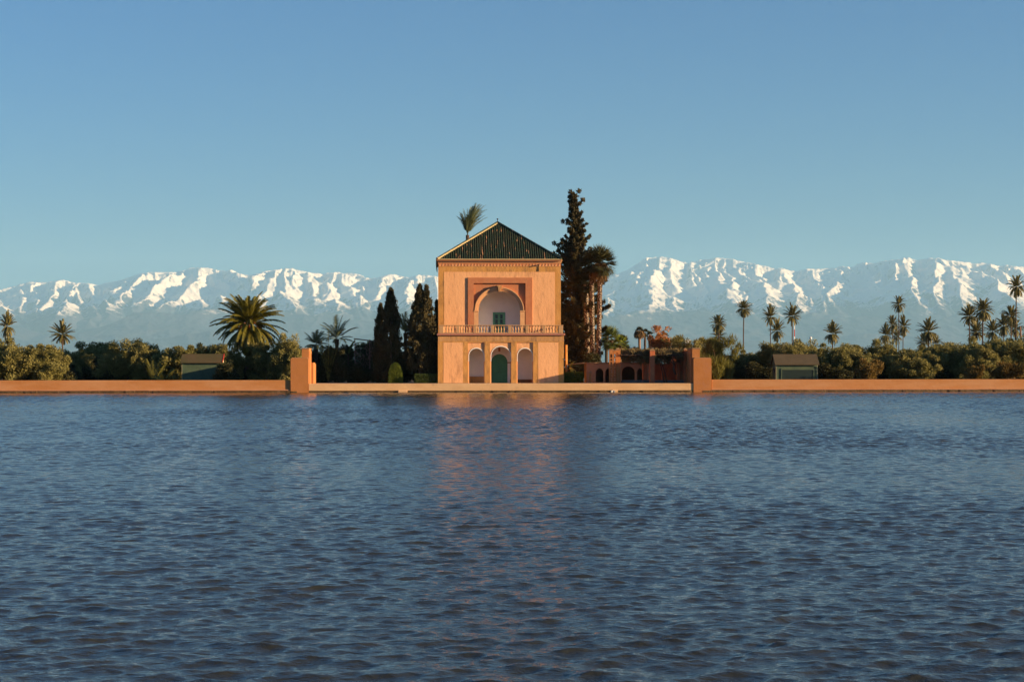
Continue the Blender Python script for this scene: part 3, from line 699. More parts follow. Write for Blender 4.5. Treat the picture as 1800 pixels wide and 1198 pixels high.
# pink panels standing slightly in front of the ochre field
for a, b_ in ((779.5, 813.7), (946.0, 981.5)):
    MB().box(x1_(a), x1_(b_), -0.012, 0.05, 0.02, zp - 0.02).build('stucco_panel', M['stucco'], pav)
MB().box(L0 + 0.02, L1 - 0.02, -0.015, 0.04, zp + 0.12, zslab0 - 0.02).build('lintel_band', M['ochre_dark'], pav)
MB().box(L0, L0 + 0.4, 0.12, D2, 0, zslab0).build('side_wall', M['ochre'], pav)
MB().box(L1 - 0.4, L1, 0.12, D2, 0, zslab0).build('side_wall', M['ochre'], pav)
# loggia behind the arches
bw = 2.7
zc = zslab0 - 0.35
x0i, x1i = x1_(813), x1_(947)
dc = x1_(877.2) ; dhw = (x1_(892.2) - x1_(863.0)) / 2 * (Y1 + bw) / Y1; dc = (X(877.7, Y1 + bw) - OX); dtop = Z(880, 621.8, Y1 + bw) - OZ
doorh = arch(dc, dhw, 0.001, dtop - dhw, dhw)
plate('loggia_back_wall', [(x0i, 0), (x1i, 0), (x1i, zc), (x0i, zc)], [doorh], bw, bw + 0.3, M['white'], pav)
MB().box(x0i, x0i + 0.1, 0.5, bw, 0, zc).build('loggia_side_wall', M['white'], pav)
MB().box(x1i - 0.1, x1i, 0.5, bw, 0, zc).build('loggia_side_wall', M['white'], pav)
MB().box(x0i, x1i, 0.5, bw, zc, zc + 0.1).build('loggia_ceiling', M['white'], pav)
MB().box(dc + dhw + 0.25, x1i - 0.1, bw - 0.03, bw - 0.002, 0, 0.42).build('dado', M['dado'], pav)
MB().box(x0i + 0.1, dc - dhw - 0.25, bw - 0.5, bw - 0.002, 0, 0.75).build('bench', M['ochre'], pav)
outer = arch(dc, dhw + 0.28, 0.0, dtop - dhw, dhw + 0.28); inner = arch(dc, dhw - 0.02, 0.0, dtop - dhw, dhw - 0.02)[::-1]
MB().prism(outer + inner, bw - 0.09, bw).build('door_surround', M['white'], pav)
MB().box(dc + dhw - 0.05, dc + dhw + 0.4, bw - 0.14, bw, dtop - dhw - 0.1, dtop - dhw + 0.02).build('impost', M['dado'], pav)
for s in (-1, 1):       # two leaves of the arched door
    pts = [(dc, 0.02)] + [(dc + s * dhw * math.sin(t), dtop - dhw + dhw * math.cos(t)) for t in [i / 10 * math.pi / 2 for i in range(11)]] + [(dc + s * dhw, 0.02)]
    dr = MB().prism(pts, bw + 0.10, bw + 0.16).build('door', M['green'], pav)
    for z_ in (0.35, 1.35, 2.3):
        MB().box(dc + s * 0.12 if s > 0 else dc - dhw + 0.15, dc + dhw - 0.15 if s > 0 else dc - 0.12, bw + 0.075, bw + 0.10, z_, z_ + 0.75, 0.015).build('panel', M['green'], dr)
    MB().tube([(dc + s * 0.09, bw + 0.10, 1.25), (dc + s * 0.09, bw + 0.03, 1.25)], 0.045, 8).build('handle', M['iron'], dr)
MB().box(dc - 0.12, dc + 0.12, bw - 0.14, bw - 0.02, dtop + 0.3, dtop + 0.75).build('keystone', M['red_band'], pav)
# balcony slab and balustrade
MB().box(L0 - 0.12, L1 + 0.12, -0.22, D2 - 0.01, zslab0, zslab1 - 0.04, 0.04).build('balcony_slab', M['slab_red'], pav)
zs0, zs1 = zslab1 - 0.04, z1_(571)
B0, B1 = x1_(771.8), x1_(989.5); nb = 7
pw = 0.36; bay = (B1 - B0 - pw) / nb
MB().box(B0, B1, -0.15, 0.13, zs0, zs0 + 0.10).build('plinth', M['stone'], pav)
for i in range(nb + 1):
    x = B0 + i * bay + (-0.0)
    wdt = pw if i not in (0, nb) else 0.52
    xx = x if i < nb else B1 - wdt
    MB().box(xx, xx + wdt, -0.17, 0.15, zs0, zs1 - 0.02, 0.02).build('balustrade_post', M['stone'], pav)
b = MB().box(B0 - 0.04, B1 + 0.04, -0.20, 0.18, zs1 - 0.10, zs1, 0.02); b.build('handrail', M['stone'], pav)
hB = zs1 - 0.10 - zs0 - 0.10
for i in range(nb):
    for j in range(5):
        xx = B0 + i * bay + pw + (bay - pw) * (j + 0.5) / 5
        pr = [(0.085, 0), (0.085, 0.06), (0.05, 0.10), (0.10, 0.24), (0.105, 0.32), (0.06, 0.48), (0.045, 0.60), (0.07, 0.64), (0.085, 0.66)]
        MB().lathe(xx, -0.01, [(r_, zs0 + 0.10 + q / 0.66 * hB) for r_, q in pr], 8).build('baluster', M['stone'], pav, smooth=True)
for s in (0, 1):        # side balustrades
    xx = B0 if s == 0 else B1 - 0.28
    MB().box(xx, xx + 0.28, 0.18, D2 - 0.3, zs1 - 0.10, zs1).build('handrail', M['stone'], pav)
    for j in range(8):
        MB().lathe(xx + 0.14, 0.5 + j * 0.45, [(0.085, zs0), (0.05, zs0 + 0.1), (0.105, zs0 + 0.3), (0.045, zs0 + 0.6), (0.085, zs1 - 0.10)], 8).build('baluster', M['stone'], pav, smooth=True)
# upper storey
U0, U1 = x2_(770.4), x2_(986.0); zf = zslab0 - 0.1; ze = z2_(456.5); DEP = 13.0
ax = x2_(877.9); ahw = 36.6 * PX(Y2); zsp = z2_(545.7); arise = z2_(510.8) - zsp
rx0, rx1, rz1 = x2_(833), x2_(923.8), z2_(497.5)
up_hole = [(rx0, zf + 0.1), (rx1, zf + 0.1), (rx1, rz1), (rx0, rz1)]
plate('upper_wall', [(U0, zf), (U1, zf), (U1, ze), (U0, ze)], [up_hole], D2, D2 + 0.12, M['ochre'], pav)
fo = [(x2_(822.6), zf + 0.1), (x2_(935), zf + 0.1), (x2_(935), z2_(487.8)), (x2_(822.6), z2_(487.8))]
fr = fo[:1] + [(rx0, zf + 0.1), (rx0, rz1), (rx1, rz1), (rx1, zf + 0.1)] + fo[1:]
MB().prism([fo[0], (rx0, zf + 0.1), (rx0, rz1), (rx1, rz1), (rx1, zf + 0.1), fo[1], fo[2], fo[3]], D2 - 0.12, D2 + 0.05).build('arch_frame', M['red_band'], pav)
plate('recess_wall', [(rx0 - 0.1, zf), (rx1 + 0.1, zf), (rx1 + 0.1, rz1 + 0.1), (rx0 - 0.1, rz1 + 0.1)], [arch(ax, ahw, zf + 0.1, zsp, arise)], D2 + 0.12, D2 + 0.55, M['red_band'], pav)
def ring(hw0, hw1, ri0, ri1, y0_, y1_, name, m):
    o_ = arch(ax, hw1, zsp, zsp, ri1)[1:-1]; i_ = arch(ax, hw0, zsp, zsp, ri0)[1:-1][::-1]
    MB().prism(o_ + i_, y0_, y1_).build(name, m, pav)
g = PX(Y2)
ring(ahw - 0.02, ahw + 2.6 * g, arise - 0.02, arise + 2.6 * g, D2 - 0.02, D2 + 0.13, 'archivolt', M['arch_trim'])
ring(ahw + 2.6 * g, ahw + 5.4 * g, arise + 2.6 * g, arise + 5.0 * g, D2 - 0.10, D2 + 0.13, 'archivolt', M['arch_trim'])
ring(ahw + 5.4 * g, ahw + 7.0 * g, arise + 5.0 * g, arise + 6.7 * g, D2 - 0.17, D2 + 0.13, 'archivolt', M['arch_trim'])
for s in (-1, 1):
    a, b_ = sorted((ax + s * (ahw - 0.0), ax + s * (ahw + 8.0 * g)))
    MB().box(a, b_, D2 - 0.10, D2 + 0.2, zf + 0.1, zsp - 0.12).build('arch_pier', M['arch_trim'], pav)
    MB().box(a - 0.04, b_ + 0.04, D2 - 0.17, D2 + 0.2, zsp - 0.12, zsp + 0.0, 0.02).build('impost', M['arch_trim'], pav)
kb = MB(); zk = zsp + arise
kb.prism([(ax - 0.20, zk - 0.12), (ax + 0.20, zk - 0.12), (ax + 0.30, zk + 0.62), (ax - 0.30, zk + 0.62)], D2 - 0.36, D2 + 0.1)
kb.prism([(ax - 0.13, zk - 0.05), (ax + 0.13, zk - 0.05), (ax + 0.18, zk + 0.5), (ax - 0.18, zk + 0.5)], D2 - 0.46, D2 - 0.36)
kb.build('keystone', M['ochre_dark'], pav)
# stucco panels of the upper storey: left, right, top
zt = z2_(477.8)
for a, b_ in ((780.6, 822.0), (935.6, 975.7)):
    MB().box(x2_(a), x2_(b_), D2 - 0.015, D2 + 0.03, zf + 0.1, zt).build('stucco_panel', M['stucco'], pav)
MB().box(x2_(822.0), x2_(935.6), D2 - 0.015, D2 + 0.03, z2_(487.8) + 0.002, zt).build('stucco_panel', M['stucco'], pav)
# upper loggia
un = 2.8
u0, u1 = ax - ahw - 1.0, ax + ahw + 1.0
zc2 = zsp + arise + 0.35
win_l, win_r, win_t = X(866.7, Y2 + un) - OX, X(887.8, Y2 + un) - OX, Z(880, 549, Y2 + un) - OZ
plate('loggia_back_wall', [(u0, zf), (u1, zf), (u1, zc2), (u0, zc2)], [[(win_l, zf + 0.1), (win_r, zf + 0.1), (win_r, win_t), (win_l, win_t)]], D2 + un, D2 + un + 0.3, M['white'], pav)
MB().box(u0, u0 + 0.12, D2 + 0.55, D2 + un, zf, zc2).build('loggia_side_wall', M['white'], pav)
MB().box(u1 - 0.12, u1, D2 + 0.55, D2 + un, zf, zc2).build('loggia_side_wall', M['white'], pav)
MB().box(u0, u1, D2 + 0.55, D2 + un, zc2, zc2 + 0.1).build('loggia_ceiling', M['white'], pav)
MB().box(u0, u1, D2 - 0.005, D2 + un, zf + 0.02, zf + 0.16).build('loggia_floor', M['white'], pav)  # white floor added to bounce light up into the niche
MB().box(x0i + 0.1, x1i - 0.1, 0.5, bw, -0.005, 0.004).build('loggia_floor', M['paving'], pav)
wc = (win_l + win_r) / 2; ww = (win_r - win_l)
wr = MB().prism([(win_l - 0.02, zf + 0.1), (win_l + 0.16, zf + 0.1), (win_l + 0.16, win_t - 0.16), (win_r - 0.16, win_t - 0.16), (win_r - 0.16, zf + 0.1), (win_r + 0.02, zf + 0.1), (win_r + 0.02, win_t + 0.02), (win_l - 0.02, win_t + 0.02)], D2 + un - 0.06, D2 + un + 0.12).build('window_frame', M['green_light'], pav)
for s in (-1, 1):
    a, b_ = (win_l + 0.16, wc - 0.01) if s < 0 else (wc + 0.01, win_r - 0.16)
    lf = MB(); z0_, z1w = zf + 0.12, win_t - 0.17
    lf.box(a, a + 0.12, D2 + un + 0.0, D2 + un + 0.06, z0_, z1w).box(b_ - 0.12, b_, D2 + un + 0.0, D2 + un + 0.06, z0_, z1w)
    lf.box(a + 0.12, b_ - 0.12, D2 + un, D2 + un + 0.055, z0_, z0_ + 0.9)
    for q in range(4):
        zz = z0_ + 0.9 + (z1w - z0_ - 0.9 - 0.08) * q / 3; lf.box(a + 0.12, b_ - 0.12, D2 + un, D2 + un + 0.055, zz, zz + 0.07)
    lo = lf.build('window_leaf', M['green_light'], pav)
    MB().box(a + 0.1, b_ - 0.1, D2 + un + 0.06, D2 + un + 0.075, z0_, z1w).build('pane', M['glass'], lo)
# remaining body, side and back walls
MB().box(U0, U0 + 0.4, D2 + 0.12, D2 + DEP, 0, ze).build('side_wall', M['ochre'], pav)
MB().box(U1 - 0.4, U1, D2 + 0.12, D2 + DEP, 0, ze).build('side_wall', M['ochre'], pav)
MB().box(U0 + 0.4, U1 - 0.4, D2 + DEP - 0.4, D2 + DEP, 0, ze).build('rear_wall', M['ochre'], pav)
# cornice: red frieze with small trefoils, mouldings, eaves
zd0, zd1 = z2_(468), z2_(462)
MB().box(U0 - 0.01, U1 + 0.01, D2 - 0.03, D2 + 0.03, zd0, zd1).build('frieze', M['red_band'], pav)
b = MB(); n = 38
for i in range(n):
    x = U0 + (U1 - U0) * (i + 0.5) / n; r_ = (U1 - U0) / n
    b.prism([(x - 0.13, zd0 + 0.02), (x + 0.13, zd0 + 0.02), (x + 0.09, zd0 + 0.13), (x + 0.05, zd0 + 0.15), (x + 0.05, zd0 + 0.25), (x, zd0 + 0.33), (x - 0.05, zd0 + 0.25), (x - 0.05, zd0 + 0.15), (x - 0.09, zd0 + 0.13)], D2 - 0.055, D2 - 0.03)
b.build('trefoil_row', M['stucco'], pav)
for (pa, pb, pr) in ((462, 460.2, 0.06), (460.2, 458.6, 0.11), (458.6, 456.6, 0.16)):
    MB().box(U0 - pr, U1 + pr, D2 - pr, D2 + 0.1, z2_(pa), z2_(pb) - 0.004, 0.015).build('cornice_moulding', M['arch_trim'], pav)
# rain spout and its stain mark on the front
MB().prism([(x2_(944.6), z2_(476.8)), (x2_(947.6), z2_(476.8)), (x2_(947.2), z2_(466)), (x2_(945.4), z2_(464.5))], D2 - 0.04, D2 - 0.003).build('moss_streak', M['moss'], pav)
MB().tube([(x2_(946), D2 - 0.02, z2_(466)), (x2_(946), D2 - 0.30, z2_(465.6))], 0.07, 8).build('spout', M['iron'], pav)
# roof
E0, E1 = X(767.8, Y2 - 0.35) - OX, X(987.3, Y2 - 0.35) - OX
ye0, ye1 = D2 - 0.35, D2 + DEP + 0.35; za = z2_(456.0)
xa, ya = (E0 + E1) / 2, (ye0 + ye1) / 2; zap = Z(875, 391.5, Y1 + ya) - OZ
MB().prism([(E0, za - 0.16), (E1, za - 0.16), (E1, za), (E0, za)], ye0, ye1).build('eaves', M['red_band'], pav)
bm = bmesh.new()
vs = [bm.verts.new(v) for v in ((E0, ye0, za), (E1, ye0, za), (E1, ye1, za), (E0, ye1, za), (xa, ya, zap))]
for i in range(4): bm.faces.new((vs[i], vs[(i + 1) % 4], vs[4]))
me = bpy.data.meshes.new('roof'); bm.to_mesh(me); bm.free(); roof = link_mesh('roof', me, pav, M['tile_bed'])
b = MB(); A = Vector((xa, ya, zap)); rr_ = random.Random(4)
for p, q in (((E0, ye0), (E1, ye0)), ((E1, ye0), (E1, ye1)), ((E1, ye1), (E0, ye1)), ((E0, ye1), (E0, ye0))):
    p = Vector((*p, za)); q = Vector((*q, za)); n = 56; mid = (p + q) / 2
    for i in range(n):
        t = (i + 0.5) / n; s = p.lerp(q, t); f = 1 - abs(2 * t - 1)        # rib climbs until it meets the hip
        e = s + (A - mid) * f
        if f < 0.03: continue
        nn = max(2, int((e - s).length / 0.45)); pts = []
        for k_ in range(nn + 1):
            c = s.lerp(e, k_ / nn) + Vector((rr_.uniform(-.008, .008), 0, rr_.uniform(-.012, .012))); pts.append(c)
        b.tube(pts, [0.078 + (0.012 if k_ % 2 else 0) for k_ in range(nn + 1)], 6)
b.build('tile_rows', M['tile'], roof)
MB().tube([(E0 + 0.12, ye0 - 0.02, za + 0.04), (xa + 0.03, ya - 0.1, zap - 0.06)], 0.11, 8).build('hip_mortar', M['mortar'], roof)
for (p, m_) in (((E0, ye0), 'tile'), ((E1, ye0), 'tile'), ((E0, ye1), 'tile'), ((E1, ye1), 'tile')):
    MB().tube([(*p, za + 0.06), (xa, ya, zap + 0.08)], 0.13, 8).build('hip_ridge', M[m_], roof)
MB().tube([(E0 - 0.02, ye0, za + 0.0), (E1 + 0.02, ye0, za + 0.0)], 0.07, 6).build('eaves_edge', M['mortar'], roof)
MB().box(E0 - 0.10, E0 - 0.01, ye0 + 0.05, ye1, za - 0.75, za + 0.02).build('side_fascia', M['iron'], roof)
MB().lathe(xa, ya, [(0.10, zap), (0.05, zap + 0.2), (0.03, zap + 0.25), (0.03, zap + 0.33), (0.10, zap + 0.38), (0.11, zap + 0.45), (0.08, zap + 0.52), (0.02, zap + 0.56)], 10).build('finial', M['iron'], roof)
# slender post at the pavilion's right corner
MB().tube([(X(995.5, 206), 206, 0.93), (X(995.5, 206), 206, Z(995, 606, 206))], 0.13, 8).build('garden_post', M['ochre'])
tag(bpy.data.objects['garden_post'], 'slender tan post standing just behind the right corner of the pavilion', 'post')

# ------------------------------------------------------------------ garden on the right: arcade, pillars, pergola
def pillar(px0, px1, top, Y, name, label, m=M['red_wall'], cap=True, d=0.7, base=TER):
    x0, x1 = X(px0, Y), X(px1, Y); zt = Z(px0, top, Y); c = (x0 + x1) / 2
    r = empty(name, (c, Y, base - 0.02)); tag(r, label, 'pillar', 'pillars of the right garden pergola'); h = (x1 - x0) / 2; H = zt - base
    MB().box(-h, h, 0, d, 0, H, 0.02).build('shaft', m, r)
    if cap:
        b = MB().box(-h - 0.05, h + 0.05, -0.05, d + 0.05, H, H + 0.08, 0.02); b.prism([(-h, H + 0.08), (h, H + 0.08), (h * 0.4, H + 0.24), (-h * 0.4, H + 0.24)], 0.02, d - 0.02)
        b.build('capstone', M['pier_cap'], r)
    return r
def lattice(px0, px1, top, Y, label):
    x0, x1 = X(px0, Y), X(px1, Y); zt = Z(px0, top, Y); c = (x0 + x1) / 2; h = (x1 - x0) / 2; H = zt - TER
    r = empty('openwork_pillar', (c, Y, TER - 0.02)); tag(r, label, 'pillar', 'openwork pillars by the terrace')
    hl = []; z = 0.25; alt = 0
    while z < H - 0.5:
        hh = (0.42, 0.22)[alt % 2]; hl.append([(-h * 0.45, z), (h * 0.55, z), (h * 0.55, z + hh), (-h * 0.45, z + hh)]); z += hh + 0.13; alt += 1
    plate('shaft', [(-h, 0), (h, 0), (h, H), (-h, H)], hl, 0, 0.35, M['pier'], r)
    MB().box(-h - 0.04, h + 0.04, -0.04, 0.4, H, H + 0.1, 0.02).build('capstone', M['pier_cap'], r)
YA = 205.0
lattice(1071.2, 1077.4, 614.5, 197.0, 'openwork orange brick pillar, left one of the pair beside the pergola')
lattice(1078.0, 1083.4, 616, 197.8, 'openwork orange brick pillar, right one of the pair beside the pergola')
pillar(1082.8, 1090.6, 614.5, 198.2, 'pergola_pillar', 'tall terracotta pillar just right of the openwork pillars', M['pier'])
pillar(1142.5, 1151, 616, 197.5, 'pergola_pillar', 'tall terracotta pillar in the middle of the pergola')
pillar(1130.2, 1137.8, 629, 200.0, 'pergola_pillar', 'shorter terracotta pillar under the pergola, left of its middle pillar')
pillar(1189.5, 1194.6, 625, 200.0, 'pergola_pillar', 'slim red pillar under the pergola, left one of a pair by the right pier', cap=False)
pillar(1195.6, 1201, 625, 200.4, 'pergola_pillar', 'slim red pillar under the pergola, right one of a pair by the right pier', cap=False)
pillar(1202.4, 1207.6, 614.5, 199.0, 'pergola_pillar', 'tall dark red pillar against the right pier')
pillar(1035.7, 1039.6, 655, 198.0, 'pergola_pillar', 'small low tan post in front of the garden arcade', M['pier'], cap=True, d=0.3)
pillar(551.5, 554.5, 639, 199.6, 'pergola_pillar', 'short dark terracotta pillar just right of the left pier', M['pier'], cap=False)
for o_ in list(bpy.data.objects):
    if o_.get('label') == 'short dark terracotta pillar just right of the left pier': o_['group'] = 'short pillars'; o_.name = 'garden_pillar'
# arcade building
ar = empty('garden_arcade', (X(1080, YA), YA, 0.93)); tag(ar, 'low tan garden building with pointed and round arches behind the pergola', 'building'); ox = ar.location.x
def xa_(px): return X(px, YA) - ox
zt = Z(1080, 638.5, YA) - 0.93
hs = [keel(xa_(1054), 6.6 * PX(YA), 0.01, 1.0, 0.75), keel(xa_(1069), 5 * PX(YA), 0.01, 1.0, 0.75), arch(xa_(1104.5), 11.5 * PX(YA), 0.01, 1.25, 0.75), keel(xa_(1125), 5.2 * PX(YA), 0.01, 1.0, 0.75)]
hs[0] = keel(xa_(1054), 6.6 * PX(YA), 0.01, Z(1054, 654, YA) - .93, 0.5)
hs[1] = keel(xa_(1069), 5 * PX(YA), 0.01, Z(1054, 654, YA) - .93, 0.5)
hs[3] = keel(xa_(1125), 5 * PX(YA), 0.01, Z(1054, 654, YA) - .93, 0.5)
plate('arcade_wall', [(xa_(1031), 0), (xa_(1150), 0), (xa_(1150), zt), (xa_(1031), zt)], hs, 0, 0.3, M['tan_wall'], ar)
MB().box(xa_(1030), xa_(1151), -0.12, 0.4, zt, zt + 0.13, 0.02).build('parapet', M['pier_cap'], ar)
MB().box(xa_(1031), xa_(1150), 3.0, 3.3, 0, zt).build('rear_wall', M['dado'], ar)  # darker brown than the front wall, painting shade into the arches
MB().box(xa_(1031), xa_(1150), 0.3, 3.3, zt - 0.02, zt + 0.08).build('roof', M['tan_wall'], ar)
for q in (xa_(1031), xa_(1150) - 0.3): MB().box(q, q + 0.3, 0.3, 3.0, 0, zt - 0.02).build('side_wall', M['tan_wall'], ar)
MB().prism([(xa_(1000), zt - 0.2), (xa_(1030), zt + 0.02), (xa_(1030), zt + 0.12), (xa_(1000), zt - 0.10)], 0.2, 3.0).build('lean_to_roof', M['pier_cap'], ar)
MB().box(X(1150, 204), X(1189, 204), 204.0, 204.4, 0.93, Z(1170, 638.5, 204)).build('red_wall', M['red_wall'])
tag(bpy.data.objects['red_wall'], 'plain red wall at the back of the pergola', 'wall')
for i, px in enumerate((1163, 1174)):
    MB().box(X(px, 203), X(px + 3.2, 203), 203.0, 203.3, 0.93, Z(px, 639, 203)).build('buttress', M['red_wall'], None)
for i, o_ in enumerate([o for o in bpy.data.objects if o.name.startswith('buttress')]):
    tag(o_, ('narrow red buttress standing before the red wall, the one nearer the middle pillar', 'narrow red buttress standing before the red wall, the one nearer the right pier')[i], 'buttress', 'buttresses')
MB().box(X(1092, 199.2), X(1204, 199.2), 199.2, 199.8, TER - 0.02, TER + 0.32, 0.02).build('garden_step', M['grey_step'])
tag(bpy.data.objects['garden_step'], 'low dark grey step running across the pergola foot', 'step')
# pergola beams and vines
pg = empty('pergola', (X(1147, 198), 198, 0.93)); tag(pg, 'dark timber pergola covered with dry vines between the terracotta pillars', 'pergola'); ox = pg.location.x
zb = Z(1147, 623.5, 198) - 0.93
for (y_, dz) in ((0.0, 0), (1.6, 0.02), (3.4, 0.04), (5.2, 0)):
    MB().tube([(X(1091, 198) - ox, y_, zb + dz), (X(1118, 198) - ox, y_, zb + dz - 0.03), (X(1147, 198) - ox, y_, zb + dz), (X(1203, 198) - ox, y_, zb + dz - 0.02)], 0.065, 6).build('beam', M['wood'], pg)
for i in range(12):
    xx = X(1092 + i * 10, 198) - ox; MB().tube([(xx, -0.2, zb + 0.09), (xx + 0.05, 5.4, zb + 0.12)], 0.04, 6).build('rafter', M['wood'], pg)
rs = np.random.RandomState(77); cl = []
for i in range(340):
    f = rs.rand(); xx = X(1092 + 110 * f, 198) - ox; cl.append((xx, rs.uniform(0, 5.2), zb + rs.uniform(-0.15, 0.5) - (0.9 * rs.rand() ** 2 if rs.rand() < 0.35 else 0), rs.uniform(0.2, 0.4)))
V, f = leaves(rs, cl, 70, 0.24, 0.045, up=0.5, rnd=1.0); arr_mesh('vine_foliage', V, f, M['vine'], pg)
def vine_trunk(px, pts, Y, r):
    b = MB(); b.tube([(X(a, Y) - ox, Y - 198, Z(a, c, Y) - 0.93) for a, c in pts], [r * (1.2 - 0.5 * i / len(pts)) for i in range(len(pts))], 7); b.build('vine_stem', M['wood'], pg)
vine_trunk(0, [(1188, 658), (1184, 650), (1185, 640), (1182, 632), (1186, 623)], 198.4, 0.10)
vine_trunk(0, [(1185, 641), (1179, 634), (1176, 624)], 198.4, 0.06)
vine_trunk(0, [(1172, 673), (1169, 655), (1164, 640), (1160, 624)], 199, 0.05)
vine_trunk(0, [(1168, 673), (1164, 655), (1161, 638), (1158, 624)], 199, 0.05)

# ------------------------------------------------------------------ sheds
def shed(px0, px1, ptop, peave, pbase, Y, label, rz, roofm, window):
    W = X(px1, Y) - X(px0, Y); zb_ = Z(px0, pbase, Y) - 0.5; He = Z(px0, peave, Y) - zb_; Ht = Z(px0, ptop, Y) - zb_; D = 2.6
    r = empty('shed', ((X(px0, Y) + X(px1, Y)) / 2, Y, zb_), rz); tag(r, label, 'shed', 'small green sheds behind the basin walls'); h = W / 2
    MB().box(-h + 0.2, h - 0.2, 0.15, D - 0.15, 0, He).build('shed_wall', M['shed_green'], r)
    for s in (-1, 1):
        xx = s * (h - 0.2)
        a, b_ = sorted((xx, xx + s * 0.06))
        MB().prism_x([(0.15, He), (D - 0.15, He), (D / 2, Ht - 0.12)], a, b_).build('gable', M['shed_cream'] if not window else M['shed_green'], r)
        a, b_ = sorted((xx + s * 0.003, xx + s * 0.05)); MB().box(a, b_, 0.10, 0.24, 0, He).build('corner_post', M['shed_cream'], r)
    for s in (-1, 1):   # roof slopes
        y0_, y1_ = (0.0 - 0.12, D / 2) if s < 0 else (D + 0.12, D / 2)
        MB().prism_x([(y0_, He - 0.06), (y0_, He + 0.04), (y1_, Ht), (y1_, Ht - 0.10)], -h, h).build('roof', roofm, r)
    f = 0.10
    MB().box(-h + 0.2, -h + 0.4, f, 0.15, 0, He).build('board', M['shed_green'], r); MB().box(h - 0.4, h - 0.2, f, 0.15, 0, He).build('board', M['shed_green'], r)
    MB().box(-h + 0.4, h - 0.4, f, 0.15, He - 0.22, He).build('board', M['shed_green'], r)
    if window:
        wf = MB().box(-h + 0.75, h - 0.55, 0.07, 0.15, He - 0.62, He - 0.46)
        wf.box(-h + 0.75, -h + 0.87, 0.07, 0.15, 0.4, He - 0.62); wf.box(h - 0.67, h - 0.55, 0.07, 0.15, 0.4, He - 0.62); wf.box(-h + 0.75, h - 0.55, 0.07, 0.15, 0.35, 0.4)
        wo_ = wf.build('window', M['shed_green'], r)
        MB().box(-h + 0.87, h - 0.67, 0.12, 0.148, 0.4, He - 0.62).build('pane', M['glass'], wo_)
        MB().box(-h - 0.02, -h + 0.16, 0.5, 0.9, He - 0.9, He - 0.4).build('lamp_box', M['iron'], r)
    else:
        MB().box(h - 0.14, h + 0.05, 0.5, 0.9, He - 0.75, He - 0.5).build('lamp_box', M['white_paint'], r)
        MB().prism_x([(-0.14, He - 0.04), (-0.14, He + 0.08), (D / 2, Ht + 0.04), (D / 2, Ht - 0.12)], h, h + 0.06).build('barge_board', M['red_paint'], r)
shed(317, 391, 621.5, 637, 668, 198.0, 'dark green shed with olive brown roof behind the left basin wall, beside the big palm', R(0), M['shed_roof_green'], False)
shed(1362, 1440, 622, 640.5, 666, 199.5, 'grey green shed with brown roof and wide dark window behind the right basin wall', R(0), M['shed_roof'], True)

# ------------------------------------------------------------------ trees: olive belt
def belt(items, side):
    for i, (key, px, top, wpx, Y, label, cat, group) in enumerate(items):
        H = {'o': 5.2, 'w': 5.6, 'r': 2.6, 'd': 6.0}[key[0]] if key not in ('rust1', 'dark1', 'wispy', 'orange') else {'rust1': 2.4, 'dark1': 4.2, 'wispy': 6.0, 'orange': 7.5}[key]
        Wd = {'o': 6.2, 'w': 6.0, 'r': 4.0, 'd': 6.0}[key[0]] if key not in ('rust1', 'dark1', 'wispy', 'orange') else {'rust1': 3.2, 'dark1': 4.0, 'wispy': 5.0, 'orange': 3.4}[key]
        z = Z(px, top, Y) - 0.93; s = wpx * PX(Y) / Wd
        place(key, (X(px, Y), Y, 0.93), (s, s, z / H), i * 1.7 + px, label, cat, group)
OG = 'olive trees along the left basin wall'; OR_ = 'olive trees along the right basin wall'
nth = ['first', 'second', 'third', 'fourth', 'fifth', 'sixth', 'seventh', 'eighth', 'ninth', 'tenth', 'eleventh', 'twelfth', 'thirteenth', 'fourteenth', 'fifteenth', 'sixteenth', 'seventeenth', 'eighteenth', 'nineteenth', 'twentieth']
left = [(-40, 592, 110, 204), (22, 594, 100, 203), (78, 597, 95, 204.5), (128, 611, 60, 214), (172, 598, 90, 222), (225, 596, 95, 208), (272, 604, 70, 205), (312, 600, 90, 204.5), (362, 602, 80, 206), (398, 603, 60, 204), (470, 600, 80, 203.5), (510, 588, 75, 203), (548, 600, 50, 226)]
belt([('olive%d' % (i % 5), px, t, w_ * 1.15, Y, 'grey green olive tree behind the left wall, %s from the left frame edge' % nth[max(0, i - 1)] if i else 'grey green olive tree behind the left wall, cut by the left frame edge', 'tree', OG) for i, (px, t, w_, Y) in enumerate(left)], -1)
right = [(1285, 618, 60, 214), (1322, 614, 70, 216), (1372, 600, 85, 212), (1420, 598, 85, 216), (1470, 602, 80, 214), (1505, 604, 70, 222), (1550, 598, 85, 218), (1598, 606, 80, 206), (1640, 608, 80, 220), (1690, 602, 90, 214), (1735, 590, 100, 212), (1780, 596, 90, 208), (1835, 592, 100, 210), (1400, 604, 60, 208), (1445, 606, 60, 209), (1500, 608, 60, 207), (1620, 606, 60, 209), (1665, 604, 70, 208), (1712, 598, 70, 206)]
right.sort()
belt([('olive%d' % ((i + 2) % 5), px, t, w_ * 1.3, Y, 'grey green olive tree behind the right wall, %s from the tamarisk bush' % nth[i], 'tree', OR_) for i, (px, t, w_, Y) in enumerate(right)], 1)
